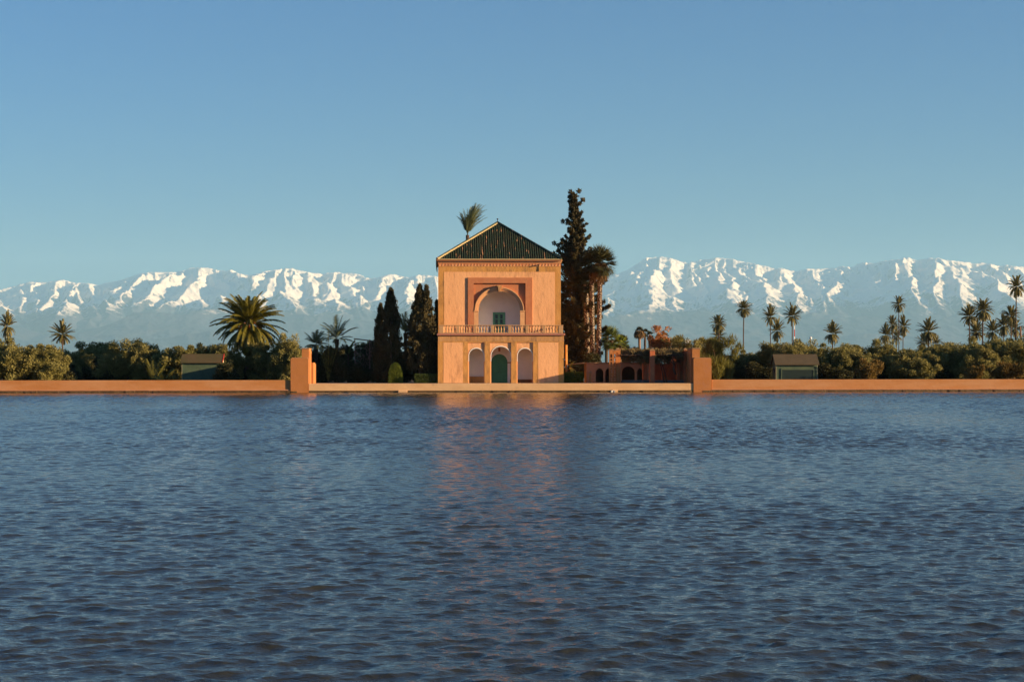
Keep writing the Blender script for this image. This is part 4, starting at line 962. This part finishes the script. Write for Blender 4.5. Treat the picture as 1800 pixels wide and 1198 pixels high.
# front filler of darker bushes low behind the walls
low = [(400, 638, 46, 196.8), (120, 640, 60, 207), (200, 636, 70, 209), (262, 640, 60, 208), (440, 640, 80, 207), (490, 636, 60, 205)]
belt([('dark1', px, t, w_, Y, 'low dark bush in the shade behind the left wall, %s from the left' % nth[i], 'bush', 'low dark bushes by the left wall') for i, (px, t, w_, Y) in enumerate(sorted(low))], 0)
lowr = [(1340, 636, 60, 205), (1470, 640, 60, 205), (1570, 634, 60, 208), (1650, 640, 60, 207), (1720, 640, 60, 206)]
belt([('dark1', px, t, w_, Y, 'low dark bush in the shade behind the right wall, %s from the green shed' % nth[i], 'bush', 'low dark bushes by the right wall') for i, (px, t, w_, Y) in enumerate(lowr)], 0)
belt([('rust0', 1532, 630, 62, 199, 'broad rusty golden shrub behind the right wall, nearest to the green shed', 'shrub', 'rusty shrubs'),
      ('rust1', 1708, 642, 50, 199.5, 'rusty golden shrub behind the right wall, in the middle of the three', 'shrub', 'rusty shrubs'),
      ('rust0', 1772, 636, 70, 199.5, 'rusty golden shrub behind the right wall, by the right frame edge', 'shrub', 'rusty shrubs'),
      ('willow', 1262, 592, 76, 202, 'feathery yellow green tamarisk bush right of the right pier', 'bush', None),
      ('orange', 1158, 572, 50, 216, 'slender tree with orange autumn leaves behind the pergola', 'tree', None),
      ('wispy', 1195, 586, 70, 214, 'wispy olive tree with twiggy top behind the right end of the pergola', 'tree', 'wispy trees behind the pergola'),
      ('wispy', 1110, 604, 70, 216, 'wispy pale olive tree behind the left end of the pergola', 'tree', 'wispy trees behind the pergola'),
      ('wispy', 1225, 590, 60, 212, 'wispy olive tree just behind the right pier', 'tree', 'wispy trees behind the pergola'),
      ('dark0', 1035, 618, 60, 212, 'dark tree at the foot of the fan palm trunks', 'tree', None),
      ('dark0', 702, 594, 62, 214, 'rounded dark bush in front of the double cypress', 'bush', 'dark bushes left of the pavilion'),
      ('dark1', 730, 628, 40, 205, 'small rounded olive bush between the topiary and the low hedge', 'bush', 'dark bushes left of the pavilion'),
      ('dark0', 600, 612, 80, 212, 'dark bush under the shaggy palms left of the pavilion', 'bush', 'dark bushes left of the pavilion'),
      ('dark0', 655, 608, 70, 216, 'dark vine covered mass left of the double cypress', 'bush', 'dark bushes left of the pavilion'),
      ('dark1', 640, 640, 70, 206, 'low dark bush left of the topiary, at the terrace edge', 'bush', 'dark bushes left of the pavilion'),
      ('dark1', 575, 640, 60, 206, 'low dark bush right of the left pier', 'bush', 'dark bushes left of the pavilion'),
      ('wispy', 645, 596, 50, 222, 'pale olive tree top showing above the vine frame', 'tree', None)], 0)
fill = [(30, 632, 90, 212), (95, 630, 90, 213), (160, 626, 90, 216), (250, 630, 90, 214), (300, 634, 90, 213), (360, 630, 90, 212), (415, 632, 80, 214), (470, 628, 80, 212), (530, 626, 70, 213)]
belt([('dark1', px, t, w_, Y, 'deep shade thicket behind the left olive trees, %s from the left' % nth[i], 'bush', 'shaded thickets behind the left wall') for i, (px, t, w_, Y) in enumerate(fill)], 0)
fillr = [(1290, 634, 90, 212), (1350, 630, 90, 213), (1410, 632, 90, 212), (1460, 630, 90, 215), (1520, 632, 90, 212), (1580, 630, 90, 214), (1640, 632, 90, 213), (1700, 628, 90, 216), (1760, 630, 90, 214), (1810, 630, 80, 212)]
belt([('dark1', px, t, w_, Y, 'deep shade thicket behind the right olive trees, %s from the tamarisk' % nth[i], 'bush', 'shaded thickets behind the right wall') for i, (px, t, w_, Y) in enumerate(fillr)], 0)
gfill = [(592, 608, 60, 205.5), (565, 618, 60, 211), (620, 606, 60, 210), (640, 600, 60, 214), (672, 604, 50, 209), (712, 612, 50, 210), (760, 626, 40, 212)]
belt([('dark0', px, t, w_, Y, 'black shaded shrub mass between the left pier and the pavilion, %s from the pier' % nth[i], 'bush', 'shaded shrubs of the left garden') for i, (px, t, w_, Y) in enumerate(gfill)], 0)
# cypresses
cypress('cypress', 1, Z(685, 509, 202) - 0.93, [(0, 0.9), (0.3, 1.35), (0.55, 1.2), (0.8, 0.8), (0.93, 0.45), (1, 0.05)], M['leaf_cyp'], (X(687, 202), 202, 0.93), 'dark pointed cypress with a shorter shoulder on its left, left of the bushy cypress', 'cypresses left of the pavilion', 1.3)
cypress('cypress', 2, Z(670, 536, 203.5) - 0.93, [(0, 0.8), (0.4, 0.9), (0.7, 0.75), (0.9, 0.4), (1, 0.05)], M['leaf_cyp'], (X(669, 203.5), 203.5, 0.93), 'shorter cypress leaning on the left side of the pointed cypress', 'cypresses left of the pavilion', 0.8)
cypress('cypress', 3, Z(736, 503, 200.6) - 0.93, [(0, 0.7), (0.15, 1.5), (0.4, 1.7), (0.65, 1.3), (0.85, 0.65), (1, 0.1)], M['leaf_cyp'], (X(738, 200.6), 200.6, 0.93), 'broad ragged cypress with twin tips close to the pavilion', 'cypresses left of the pavilion', 1.6, z0=1.6)
cypress('cypress', 4, Z(750, 504, 200.4) - 0.93, [(0, 0.3), (0.3, 1.0), (0.6, 1.0), (0.85, 0.45), (1, 0.05)], M['leaf_cyp'], (X(750, 200.4), 200.4, 0.93), 'right hand tip of the broad ragged cypress', 'cypresses left of the pavilion', 1.0)
cypress('cypress', 5, Z(762, 530, 214) - 0.93, [(0, 0.5), (0.5, 0.7), (0.8, 0.4), (1, 0.05)], M['leaf_cyp'], (X(768, 216), 216, 0.93), 'thin dark cypress half hidden by the left edge of the pavilion', 'cypresses left of the pavilion', 0.7)
def tall_cypress():
    Y = 217; H = Z(1010, 336, Y) - 0.93; rs = np.random.RandomState(12)
    r = empty('tall_cypress', (X(1011, Y), Y, 0.93)); tag(r, 'very tall ragged cypress towering right behind the pavilion', 'tree')
    hs = [0, 0.15, 0.35, 0.52, 0.62, 0.72, 0.80, 0.88, 0.95, 1]; rr = [1.6, 2.7, 3.1, 2.9, 2.5, 2.0, 1.15, 0.8, 0.55, 0.4]
    cl = []; lim = MB(); ctr = lambda f: (0.2 + 0.3 * math.sin(f * 5.0) + 0.25 * math.sin(f * 17), 0.3 * math.cos(f * 6))
    for i in range(210):
        f = 0.04 + 0.95 * ((i + rs.rand()) / 210) ** 1.15; az = i * 2.4 + rs.normal(0, 0.3); L = np.interp(f, hs, rr) * rs.choice([0.55, 0.8, 1.0, 1.0, 1.25])
        cx_, cy_ = ctr(f); z = f * H * 0.985; k = max(3, int(L / 0.28)); pts = []
        for j in range(k + 1):
            t = j / k; p = (cx_ + L * t * math.cos(az), cy_ + L * t * math.sin(az), z - 0.35 * L * t + 0.55 * L * t ** 2.4 * (1 if f > 0.55 else 0.7))
            pts.append(p); cl.append((*p, (0.36 if f < 0.75 else 0.27) * rs.uniform(0.6, 1.2) * (1.15 - 0.5 * t)))
        lim.tube([pts[0], pts[len(pts) // 2], pts[-1]], [0.06, 0.04, 0.015], 5)
    for (px, py) in ((975, 428), (981, 432), (988, 436), (983, 440), (995, 440), (990, 390), (998, 392), (1025, 352), (1020, 358), (1024, 415), (1018, 410), (1003, 338), (1008, 343), (1018, 336), (1013, 345)):
        cl.append(((px - 1011) * PX(Y), rs.uniform(-.3, .3), Z(px, py, Y) - 0.93, 0.28))
    for q in range(46):
        py = 440 + 215 * q / 46; cl.append(((993 + 5 * math.sin(q * 1.3) - 1011) * PX(Y), rs.uniform(-.6, .6), Z(995, py, Y) - 0.93, rs.uniform(0.35, 0.6)))
    for f in np.linspace(0.02, 0.98, 90):
        cx_, cy_ = ctr(f); w_ = np.interp(f, hs, rr) * 0.45; cl.append((cx_ + rs.normal(0, w_ * 0.5), cy_ + rs.normal(0, w_ * 0.5), f * H, 0.25 + w_ * 0.5))
    V, f_ = leaves(rs, cl, 58, 0.26, 0.085, up=0.9, out=0.5, rnd=0.7, sq=1.1); arr_mesh('crown', V, f_, M['leaf_cyp'], r)
    lim.build('branches', M['bark'], r)
    MB().tube([(*ctr(f), f * H * 0.98) for f in np.linspace(0, 1, 24)], [0.34 * (1 - 0.92 * f) for f in np.linspace(0, 1, 24)], 9).build('trunk', M['bark'], r)
tall_cypress()
# ------------------------------------------------------------------ big palm
def big_palm():
    Y = 206; x, z = X(437, Y), Z(437, 572, Y) - 0.93
    r = empty('canary_palm', (x, Y, 0.93)); tag(r, 'big full crowned palm with orange date stalks right of the left green shed', 'palm')
    rs = np.random.RandomState(4)
    V, f = palm_crown(rs, 180, 4.6, nl=36, ll=0.70, lw=0.085, e0=-1.5, e1=1.52, droop=1.5, fold=0.9)
    arr_mesh('crown', V + np.array([0, 0, z]), f, M['leaf_bigpalm'], r)
    b = MB(); b.tube([(0, 0, z * i / 8) for i in range(9)], [0.48, 0.42, 0.38, 0.38, 0.38, 0.4, 0.45, 0.55, 0.5], 12); b.build('trunk', M['trunk_tan'], r)
    for a in range(9):
        an = a * 0.7 - 2.8; q = MB(); ln = 1.5
        pts = [(0.3 * math.cos(an), 0.3 * math.sin(an), z + 0.1), (0.95 * math.cos(an), 0.95 * math.sin(an), z + 0.35), (1.5 * math.cos(an), 1.5 * math.sin(an), z + 0.0)]
        q.tube(pts, 0.05, 6)
        for k_ in range(14):
            dx, dy = rs.normal(0, 0.22, 2); q.tube([pts[2], (pts[2][0] + dx, pts[2][1] + dy, z - rs.uniform(0.3, 0.7))], [0.03, 0.02], 4)
        q.build('date_bunch', M['fruit'], r)
big_palm()
# feathery palms left of the pavilion
def local_palm(px, py, rpx, Y, label, seed, n, m, up=False, name='feather_palm', tr=0.2, group=None, nl=24, e0=-0.2, droop=0.9, e1=1.5, ll=0.6, mt=None, lean_az=None):
    x, z = X(px, Y), Z(px, py, Y) - 0.93; r = empty(name, (x, Y, 0.93)); tag(r, label, 'palm', group); rs = np.random.RandomState(seed)
    L = rpx * PX(Y)
    V, f = palm_crown(rs, n, L, nl=nl, ll=ll, lw=0.045, e0=e0, e1=e1, droop=droop, fold=0.6)
    if lean_az is not None: V[:, 0] += lean_az * V[:, 2] * np.abs(V[:, 2]) / L; 
    arr_mesh('crown', V + np.array([0, 0, z]), f, m, r)
    MB().tube([(0, 0, z * i / 6) for i in range(7)], [tr * 1.3, tr, tr, tr, tr, tr * 1.1, tr * 1.5], 9).build('trunk', mt or M['trunk'], r)
    return r
FG = 'feathery palms left of the pavilion'
local_palm(592, 596, 46, 207, 'feathery grey green palm with upswept fronds left of the banana leaves', 21, 22, M['leaf_grey'], group=FG, e0=0.15, droop=1.1)
local_palm(556, 606, 30, 208, 'lower feathery grey palm just behind the left pier', 22, 18, M['leaf_grey'], group=FG, e0=0.0, droop=1.1)
local_palm(713, 585, 36, 216, 'palm tuft with stiff upright fronds between the two dark cypresses', 24, 12, M['leaf_palm'], group=FG, e0=0.7, droop=0.3)
def sprout(px, top, Y, label, seed, m, n=8, spread=0.35, name='young_palm', group=None):
    x = X(px, Y); H = Z(px, top, Y) - 0.93; r = empty(name, (x, Y, 0.93)); tag(r, label, 'palm', group); rs = np.random.RandomState(seed)
    V, Fc = [], []
    for i in range(n):
        v, f = frond(rs, i * 2.4, 1.5 - spread * rs.uniform(0.3, 1.6), H * rs.uniform(0.75, 1.05), 0.35, 18, 0.42, 0.035, 0.2, start=0.35)
        b_ = len(V); V += v; Fc += [tuple(q + b_ for q in k_) for k_ in f]
    arr_mesh('crown', np.array(V), np.array(Fc), m, r); MB().tube([(0, 0, 0), (0, 0, 0.5)], [0.12, 0.05], 7).build('trunk', M['trunk'], r)
sprout(271, 627, 198.3, 'young palm of upright fronds left of the left shed, the taller sprout', 1, M['leaf_willow'], group='young palm sprouts')
sprout(286, 638, 198.3, 'young palm of spreading fronds left of the left shed, the shorter sprout', 2, M['leaf_willow'], spread=0.6, group='young palm sprouts')
sprout(577, 577, 204, 'pale yellow upright palm tuft in front of the feathery palm', 3, M['leaf_willow'], n=9, spread=0.12)
# palm behind the roof
r = local_palm(822, 413, 54, 232, 'wind swept palm head rising behind the left slope of the pavilion roof', 30, 52, M['leaf_grey'], name='tall_palm', tr=0.16, nl=26, e0=1.18, e1=1.6, droop=0.85, ll=0.5, mt=M['trunk'], lean_az=0.32)
# fan palms with spotted trunks
def fan_crown(rs, n, L, e0, e1, seg=16):
    V, Fc = [], []; ga = math.pi * (3 - math.sqrt(5))
    for i in range(n):
        t = i / (n - 1); el = e1 + (e0 - e1) * t + rs.normal(0, 0.12); az = i * ga
        h = np.array([math.cos(az) * math.cos(el), math.sin(az) * math.cos(el), math.sin(el)]); pet = L * rs.uniform(0.45, 0.6)
        c = h * pet; s = np.cross(h, [0, 0, 1.0]); s /= np.linalg.norm(s) + 1e-6; nn = np.cross(s, h)
        b = len(V); V += [-s * 0.02, s * 0.02, c]; Fc.append((b, b + 1, b + 2))
        for k_ in range(seg):
            a = (k_ / (seg - 1) - 0.5) * 3.6; d = h * math.cos(a) + s * math.sin(a) + nn * 0.15 * math.cos(3 * a) + np.array([0, 0, -0.28]); d /= np.linalg.norm(d)
            q = np.cross(d, nn); q /= np.linalg.norm(q) + 1e-6; l = L * 0.5 * rs.uniform(0.85, 1.1); b = len(V)
            V += [c, c + d * l * 0.5 - q * 0.06, c + d * l, c + d * l * 0.5 + q * 0.06]; Fc.append((b, b + 1, b + 2)); Fc.append((b, b + 2, b + 3))
    return np.array(V), np.array(Fc)
def fan_palm(px, py, rpx, Y, label, seed, tr, m, mt, skirt=0.0, n=46, group=None, name='fan_palm', e0=-0.9, base_px=None, cat='palm'):
    x, z = X(px, Y), Z(px, py, Y) - 0.93; r = empty(name, (x, Y, 0.93)); tag(r, label, cat, group); rs = np.random.RandomState(seed); L = rpx * PX(Y)
    V, f = fan_crown(rs, n, L, e0, 1.45); arr_mesh('crown', V + np.array([0, 0, z]), f, m, r)
    bx = X(base_px, Y) - x if base_px else 0
    MB().tube([(bx * (1 - i / 10) ** 1.5, 0, z * i / 10) for i in range(11)], [tr * (1.35 - 0.35 * min(1, i / 3)) for i in range(11)], 12).build('trunk', mt, r)
    if skirt:
        cl = [(0.55 * math.cos(a), 0.55 * math.sin(a), z - skirt * q, 0.45) for q in (0.15, 0.4, 0.65, 0.9) for a in [k_ * 1.05 for k_ in range(6)]]
        V, f = leaves(rs, cl, 70, 0.7, 0.06, up=-1.6, out=0.35, rnd=0.4); arr_mesh('dead_frond_skirt', V, f, M['skirt'], r)
WG = 'tall fan palms right of the pavilion'
fan_palm(1055, 464, 36, 213, 'tall fan palm with white flecked trunk, the rightmost and sunniest of the three', 5, 0.30, M['leaf_dark'], M['trunk_spot'], skirt=1.6, n=80, e0=-0.75, group=WG, base_px=1050)
fan_palm(1040, 468, 31, 214, 'tall fan palm with white flecked trunk, the middle one of the three', 6, 0.30, M['leaf_dark'], M['trunk_spot'], skirt=0.0, n=54, e0=-0.6, group=WG, base_px=1043)
fan_palm(1030, 500, 26, 215, 'tall fan palm with white flecked trunk, hidden high up in the cypress', 7, 0.32, M['leaf_dark'], M['trunk_spot'], skirt=0.0, n=50, e0=-0.6, group=WG, base_px=1035)
SG = 'low fan palms behind the pergola'
fan_palm(1075, 598, 26, 216, 'bushy green fan palm just right of the flecked trunks', 8, 0.25, M['leaf_hedge'], M['trunk'], n=34, group=SG)
fan_palm(1090, 606, 20, 212, 'sunlit yellow green fan palm in front of the bushy one', 9, 0.2, M['leaf_fresh'], M['trunk'], n=28, group=SG)
fan_palm(1094, 600, 14, 226, 'small dark fan palm at the right end of the low fan palms', 10, 0.15, M['leaf_dark'], M['trunk'], n=24, group=SG)
fan_palm(1066, 590, 20, 222, 'dark fan palm head leaning from behind the flecked trunks', 11, 0.2, M['leaf_dark'], M['trunk'], n=26, group=SG)
fan_palm(1124, 583, 11, 330, 'distant fan palm with thick trunk left of the orange tree', 12, 0.24, M['leaf_dark'], M['trunk_tan'], n=26, group='distant fan palms', skirt=0.5)
fan_palm(1134, 585, 9, 350, 'distant fan palm with a slim trunk, between the thick trunked one and the orange tree', 13, 0.2, M['leaf_dark'], M['trunk'], n=20, group='distant fan palms')
fan_palm(1142, 590, 10, 340, 'distant fan palm touching the left side of the orange tree', 14, 0.25, M['leaf_dark'], M['trunk'], n=20, group='distant fan palms')
fan_palm(1168, 592, 10, 340, 'distant fan palm showing right of the orange tree', 15, 0.2, M['leaf_dark'], M['trunk'], n=20, group='distant fan palms')
# date palms far left and right
palm_at(13, 574, 18, 'small distant palm at the left frame edge', 'palm0', 0.4)
palm_at(110, 588, 27, 'larger palm left of the dark trees, with a wide crown', 'palm0', 2.0)
palm_at(1263, 571, 19, 'palm with its crown above a lower one, right of the tamarisk bush', 'palm1', 1.0)
palm_at(1263, 591, 17, 'short palm directly beneath another crown, right of the tamarisk bush', 'palm0', 2.2)
palm_at(1308, 543, 19, 'tall lone palm on a thin straight trunk, second group from the pavilion', 'palm2', 0.5)
palm_at(1354, 557, 18, 'slim palm standing over a lower one, left of the mast', 'palm3', 0.0)
palm_at(1366, 582, 17, 'low palm at the foot of the slim palm left of the mast', 'palm0', 0.9)
palm_at(1393, 556, 21, 'palm with drooping fronds just in front of the striped mast', 'palm3', 1.9)
palm_at(1464, 587, 20, 'lone low palm right of the right hand green shed', 'palm0', 3.0)
palm_at(1580, 536, 17, 'tallest palm of the small clump, above the right olive trees', 'palm2', 1.3)
palm_at(1569, 571, 14, 'palm of the small clump, left below its tallest one', 'palm1', 1.1)
palm_at(1588, 574, 16, 'palm of the small clump, right below its tallest one', 'palm1', 2.1)
palm_at(1557, 589, 16, 'lowest palm of the small clump, at its left foot', 'palm0', 2.7)
palm_at(1576, 592, 13, 'small palm at the middle foot of the small clump', 'palm0', 1.7)
palm_at(1632, 583, 23, 'broad low palm between the small clump and the large clump', 'palm0', 0.2)
palm_at(1624, 602, 18, 'low sunlit palm under the broad low palm', 'palm0', 1.2)
palm_at(1645, 604, 14, 'smallest palm at the right foot of the broad low palm', 'palm0', 5.2)
palm_at(1704, 556, 23, 'left palm of the large clump, with drooping crown', 'palm3', 0.7)
palm_at(1728, 546, 24, 'tallest full crowned palm of the large clump', 'palm3', 3.4)
palm_at(1716, 584, 22, 'low shaded palm under the left palms of the large clump', 'palm0', 2.4)
palm_at(1745, 583, 19, 'dark squat palm in the middle of the large clump', 'palm0', 3.9)
palm_at(1764, 573, 20, 'bushy palm left of the twin trunks near the right edge', 'palm1', 4.1)
palm_at(1777, 556, 21, 'palm on a thick trunk behind the tallest palm at the right edge', 'palm3', 5.1)
palm_at(1787, 505, 23, 'tallest palm of all on the right, with a thin bare trunk', 'palm2', 2.5)
palm_at(1784, 578, 18, 'low palm behind the trunk of the tallest right hand palm', 'palm1', 0.1)
palm_at(1812, 588, 22, 'palm cut by the right frame edge', 'palm0', 0.1)
# ------------------------------------------------------------------ hedges, topiary, banana plants
def clipped(name, x0, x1, y0, y1, z0, z1, m, label, n, seed, cat='hedge', arch_=False):
    rs = np.random.RandomState(seed); c = ((x0 + x1) / 2, (y0 + y1) / 2, z0)
    P = []; hx, hy, H = (x1 - x0) / 2, (y1 - y0) / 2, z1 - z0
    for i in range(n):
        f = rs.randint(4)
        if f == 0: p = (rs.uniform(-hx, hx), -hy, rs.uniform(0, H))
        elif f == 1: p = (rs.uniform(-hx, hx), rs.uniform(-hy, hy), H)
        elif f == 2: p = (hx, rs.uniform(-hy, hy), rs.uniform(0, H))
        else: p = (-hx, rs.uniform(-hy, hy), rs.uniform(0, H))
        if arch_:     # domed top
            q = (p[0] / hx); p = (p[0], p[1], p[2] * (0.35 + 0.65 * math.sqrt(max(0, 1 - q * q))))
        P.append((*p, 0.09))
    V, f = leaves(rs, P, 5, 0.10, 0.045, out=1.0, rnd=0.7); r = empty(name, c); tag(r, label, cat)
    arr_mesh('foliage', V, f, m, r)
    MB().box(-hx * 0.8, hx * 0.8, -hy * 0.8, hy * 0.8, 0, H * (0.9 if not arch_ else 0.45)).build('branches', M['bark'], r)
clipped('hedge', X(730, 198.9), X(768.5, 198.9), 198.9, 199.7, TER - 0.02, Z(750, 658.5, 198.9), M['leaf_hedge'], 'low clipped dark green hedge against the left side of the pavilion', 2600, 1)
clipped('hedge', X(992.5, 202), X(1024, 202), 202, 203.5, TER + 0.05, Z(1008, 655.5, 202), M['leaf_fresh'], 'clipped bright green hedge against the right side of the pavilion', 3600, 2)
clipped('topiary', X(684, 199.65), X(706, 199.65), 199.65, 201.2, TER - 0.02, Z(695, 638.5, 199.4), M['leaf_fresh'], 'round clipped bright green topiary bush in front of the cypresses', 4200, 3, 'topiary', True)
def banana(px, Y, specs, label, name='banana_plant'):
    """specs: (base height, azimuth, elevation, length, width, droop, material)"""
    r = empty(name, (X(px, Y), Y, 0.93)); tag(r, label, 'plant'); rs = np.random.RandomState(int(px))
    for (bz, az, el, L, wd, dr, m) in specs:
        V, Fc = [], []; h = np.array([math.cos(az), math.sin(az), 0]); s = np.array([-math.sin(az), math.cos(az), 0]); p = np.array([0, 0, bz]); e = el; n = 14
        for i in range(n + 1):
            t = i / n; w_ = wd * math.sin(math.pi * min(1, 0.06 + t * 0.92)) ** 0.6; tear = 1 - 0.35 * rs.rand()
            V += [p - s * w_ * tear - np.array([0, 0, w_ * 0.35]), p.copy(), p + s * w_ * (1 - 0.35 * rs.rand()) - np.array([0, 0, w_ * 0.35])]
            p = p + (h * math.cos(e) + np.array([0, 0, math.sin(e)])) * L / n; e -= dr / n * (1 + t)
        for i in range(n): Fc += [(3 * i, 3 * i + 1, 3 * i + 4, 3 * i + 3), (3 * i + 1, 3 * i + 2, 3 * i + 5, 3 * i + 4)]
        arr_mesh('leaf', np.array(V), np.array(Fc), M[m], r, smooth=True)
    MB().tube([(0, 0, 0), (0.05, 0, 1.2), (0, 0, max(s_[0] for s_ in specs))], [0.16, 0.13, 0.08], 9).build('stem', M['trunk'], r)
banana(612, 208, [(3.7, 0.35, 1.2, 3.0, 0.32, 1.3, 'leaf_banana'), (3.5, 0.1, 0.9, 2.8, 0.30, 1.2, 'leaf_banana'), (3.2, 3.0, 1.1, 2.4, 0.3, 1.6, 'leaf_banana'), (2.6, 0.0, 0.6, 2.2, 0.28, 1.6, 'leaf_banana'), (3.4, -0.6, 1.4, 2.2, 0.3, 0.6, 'leaf_banana')],
       'banana plant with torn arching leaves left of the cypresses')
banana(1001, 204, [(1.7, 0.1, 1.0, 1.7, 0.24, 1.8, 'leaf_banana'), (1.6, -1.3, 0.9, 1.7, 0.26, 2.6, 'leaf_yellow'), (1.5, -0.4, 0.7, 1.5, 0.22, 2.4, 'leaf_yellow'), (1.8, 0.6, 1.3, 1.6, 0.25, 1.2, 'leaf_banana'), (1.4, 2.9, 1.1, 1.2, 0.22, 1.4, 'leaf_banana'), (1.2, -0.1, 0.5, 1.6, 0.22, 1.5, 'leaf_banana')],
       'small banana plant with yellowed leaves above the bright hedge right of the pavilion')
# bare vine frame left of the cypresses
vf = empty('vine_frame', (X(640, 207), 207, 0.93)); tag(vf, 'dark timber frame hung with bare twigs left of the double cypress', 'frame'); ox = vf.location.x
for px in (624, 650): MB().tube([(X(px, 207) - ox, 0, 0), (X(px, 207) - ox, 0, Z(px, 596, 207) - .93)], 0.05, 6).build('post', M['twig'], vf)
MB().tube([(X(622, 207) - ox, 0, Z(622, 595, 207) - .93), (X(655, 207) - ox, 0, Z(652, 599, 207) - .93)], 0.07, 6).build('beam', M['wood'], vf)
b = MB(); rs_ = random.Random(6)
for i in range(70):
    xx = rs_.uniform(X(626, 207), X(662, 207)) - ox; z_ = rs_.uniform(0.3, 4.2); pts = [(xx, rs_.uniform(-.6, .3), z_)]
    for k_ in range(4): pts.append((pts[-1][0] + rs_.uniform(-.25, .25), pts[-1][1] + rs_.uniform(-.1, .1), pts[-1][2] + rs_.uniform(-.1, .4)))
    b.tube(pts, 0.018, 4, cap=False)
b.build('twigs', M['twig'], vf)
# ------------------------------------------------------------------ masts, distant things
def mast(px, top, Y, wpx, label):
    h = Z(px, top, Y) - 0.93; r = empty('radio_mast', (X(px, Y), Y, 0.93)); tag(r, label, 'mast', 'red and white radio masts'); n = 7; rad = wpx * PX(Y) / 2
    for i in range(n):
        MB().tube([(0, 0, h * i / n), (0, 0, h * (i + 1) / n)], [rad * (1.2 - 0.4 * i / n), rad * (1.2 - 0.4 * (i + 1) / n)], 8).build('band', M['white_paint' if i % 2 == 0 else 'red_paint'], r)
mast(1396.3, 566, 560, 1.9, 'red and white striped mast behind the drooping palm on the right')
mast(419, 586, 420, 1.7, 'red and white striped mast seen through the big palm fronds')
mast(1132.5, 588, 420, 1.6, 'red and white striped mast between the distant fan palms')
h = MB().box(-1.4, 1.4, 0, 3, 0, Z(1209, 597.5, 900) - .93).build('building', M['white_paint']); h.location = (X(1209.5, 900), 900, 0.93)
hb = empty('white_building', (X(1209.5, 900), 900, 0.93)); tag(hb, 'small white flat roofed building top above the wispy trees behind the pergola', 'building'); h.parent = hb; h.location = (0, 0, 0); h.name = 'wall'
MB().box(-1.5, 1.5, -0.1, 3.1, Z(1209, 597.5, 900) - .93, Z(1209, 596.8, 900) - .93).build('roof', M['white_paint'], hb)
b = empty('lamp_post', (X(1425, 240), 240, 0.93)); tag(b, 'white globe lamp on a thin post above the right olive trees', 'lamp')
hz = Z(1425, 594, 240) - .93; MB().tube([(0, 0, 0), (0, 0, hz - 0.15)], 0.05, 8).build('post', M['iron'], b); MB().lathe(0, 0, [(0.02, hz - 0.2), (0.14, hz - 0.13), (0.19, hz), (0.14, hz + 0.13), (0.02, hz + 0.2)], 10).build('globe', M['white_paint'], b, smooth=True)
b = empty('wooden_pole', (X(1797, 300), 300, 0.93)); tag(b, 'leaning pale wooden pole at the right frame edge', 'pole')
MB().tube([(0.3, 0, 0), (-0.4, 0, Z(1793, 573, 300) - .93)], [0.2, 0.14], 8).build('shaft', M['trunk_tan'], b)
MB().tube([(-0.9, 0, Z(1793, 574.5, 300) - .93), (0.1, 0, Z(1793, 574, 300) - .93)], 0.05, 6).build('crossarm', M['iron'], b)
# two water birds at the foot of the terrace
def bird(px, label, s):
    r = empty('duck', (X(px, WALL_Y - 0.5), WALL_Y - 0.5, 0.03), s); r.scale = (0.65, 0.65, 0.65); tag(r, label, 'duck', 'ducks at the terrace foot')
    MB().tube([(-0.30, 0, 0.10), (-0.18, 0, 0.08), (0, 0, 0.09), (0.14, 0, 0.11), (0.17, 0, 0.22), (0.19, 0, 0.30), (0.24, 0, 0.32)], [0.02, 0.09, 0.13, 0.09, 0.05, 0.065, 0.03], 9).build('body', M['bird_white'], r, smooth=True)
    MB().tube([(-0.26, 0, 0.16), (-0.05, 0, 0.20), (0.08, 0, 0.17)], [0.02, 0.075, 0.03], 7).build('wings', M['bird_dark'], r, smooth=True)
    MB().tube([(0.24, 0, 0.315), (0.31, 0, 0.30)], [0.022, 0.012], 6).build('bill', M['bird_bill'], r)
bird(1075.6, 'white and dark duck floating at the terrace foot, the left one', 0.3)
bird(1078.8, 'white and dark duck floating at the terrace foot, the right one', 2.6)
finish_protos()
# ------------------------------------------------------------------ haze
hm = bpy.data.materials.new('haze_air'); hm.use_nodes = True; n = hm.node_tree; n.nodes.clear()
pv = n.nodes.new('ShaderNodeVolumePrincipled'); mo = n.nodes.new('ShaderNodeOutputMaterial'); n.links.new(pv.outputs[0], mo.inputs['Volume'])
pv.inputs['Color'].default_value = (0.37, 0.70, 0.99, 1); pv.inputs['Density'].default_value = 2.0e-5; pv.inputs['Anisotropy'].default_value = 0.0
hz = MB().box(-26000, 26000, -10000, 56500, -1.8, 3560).build('haze', hm); tag(hz, kind='stuff')
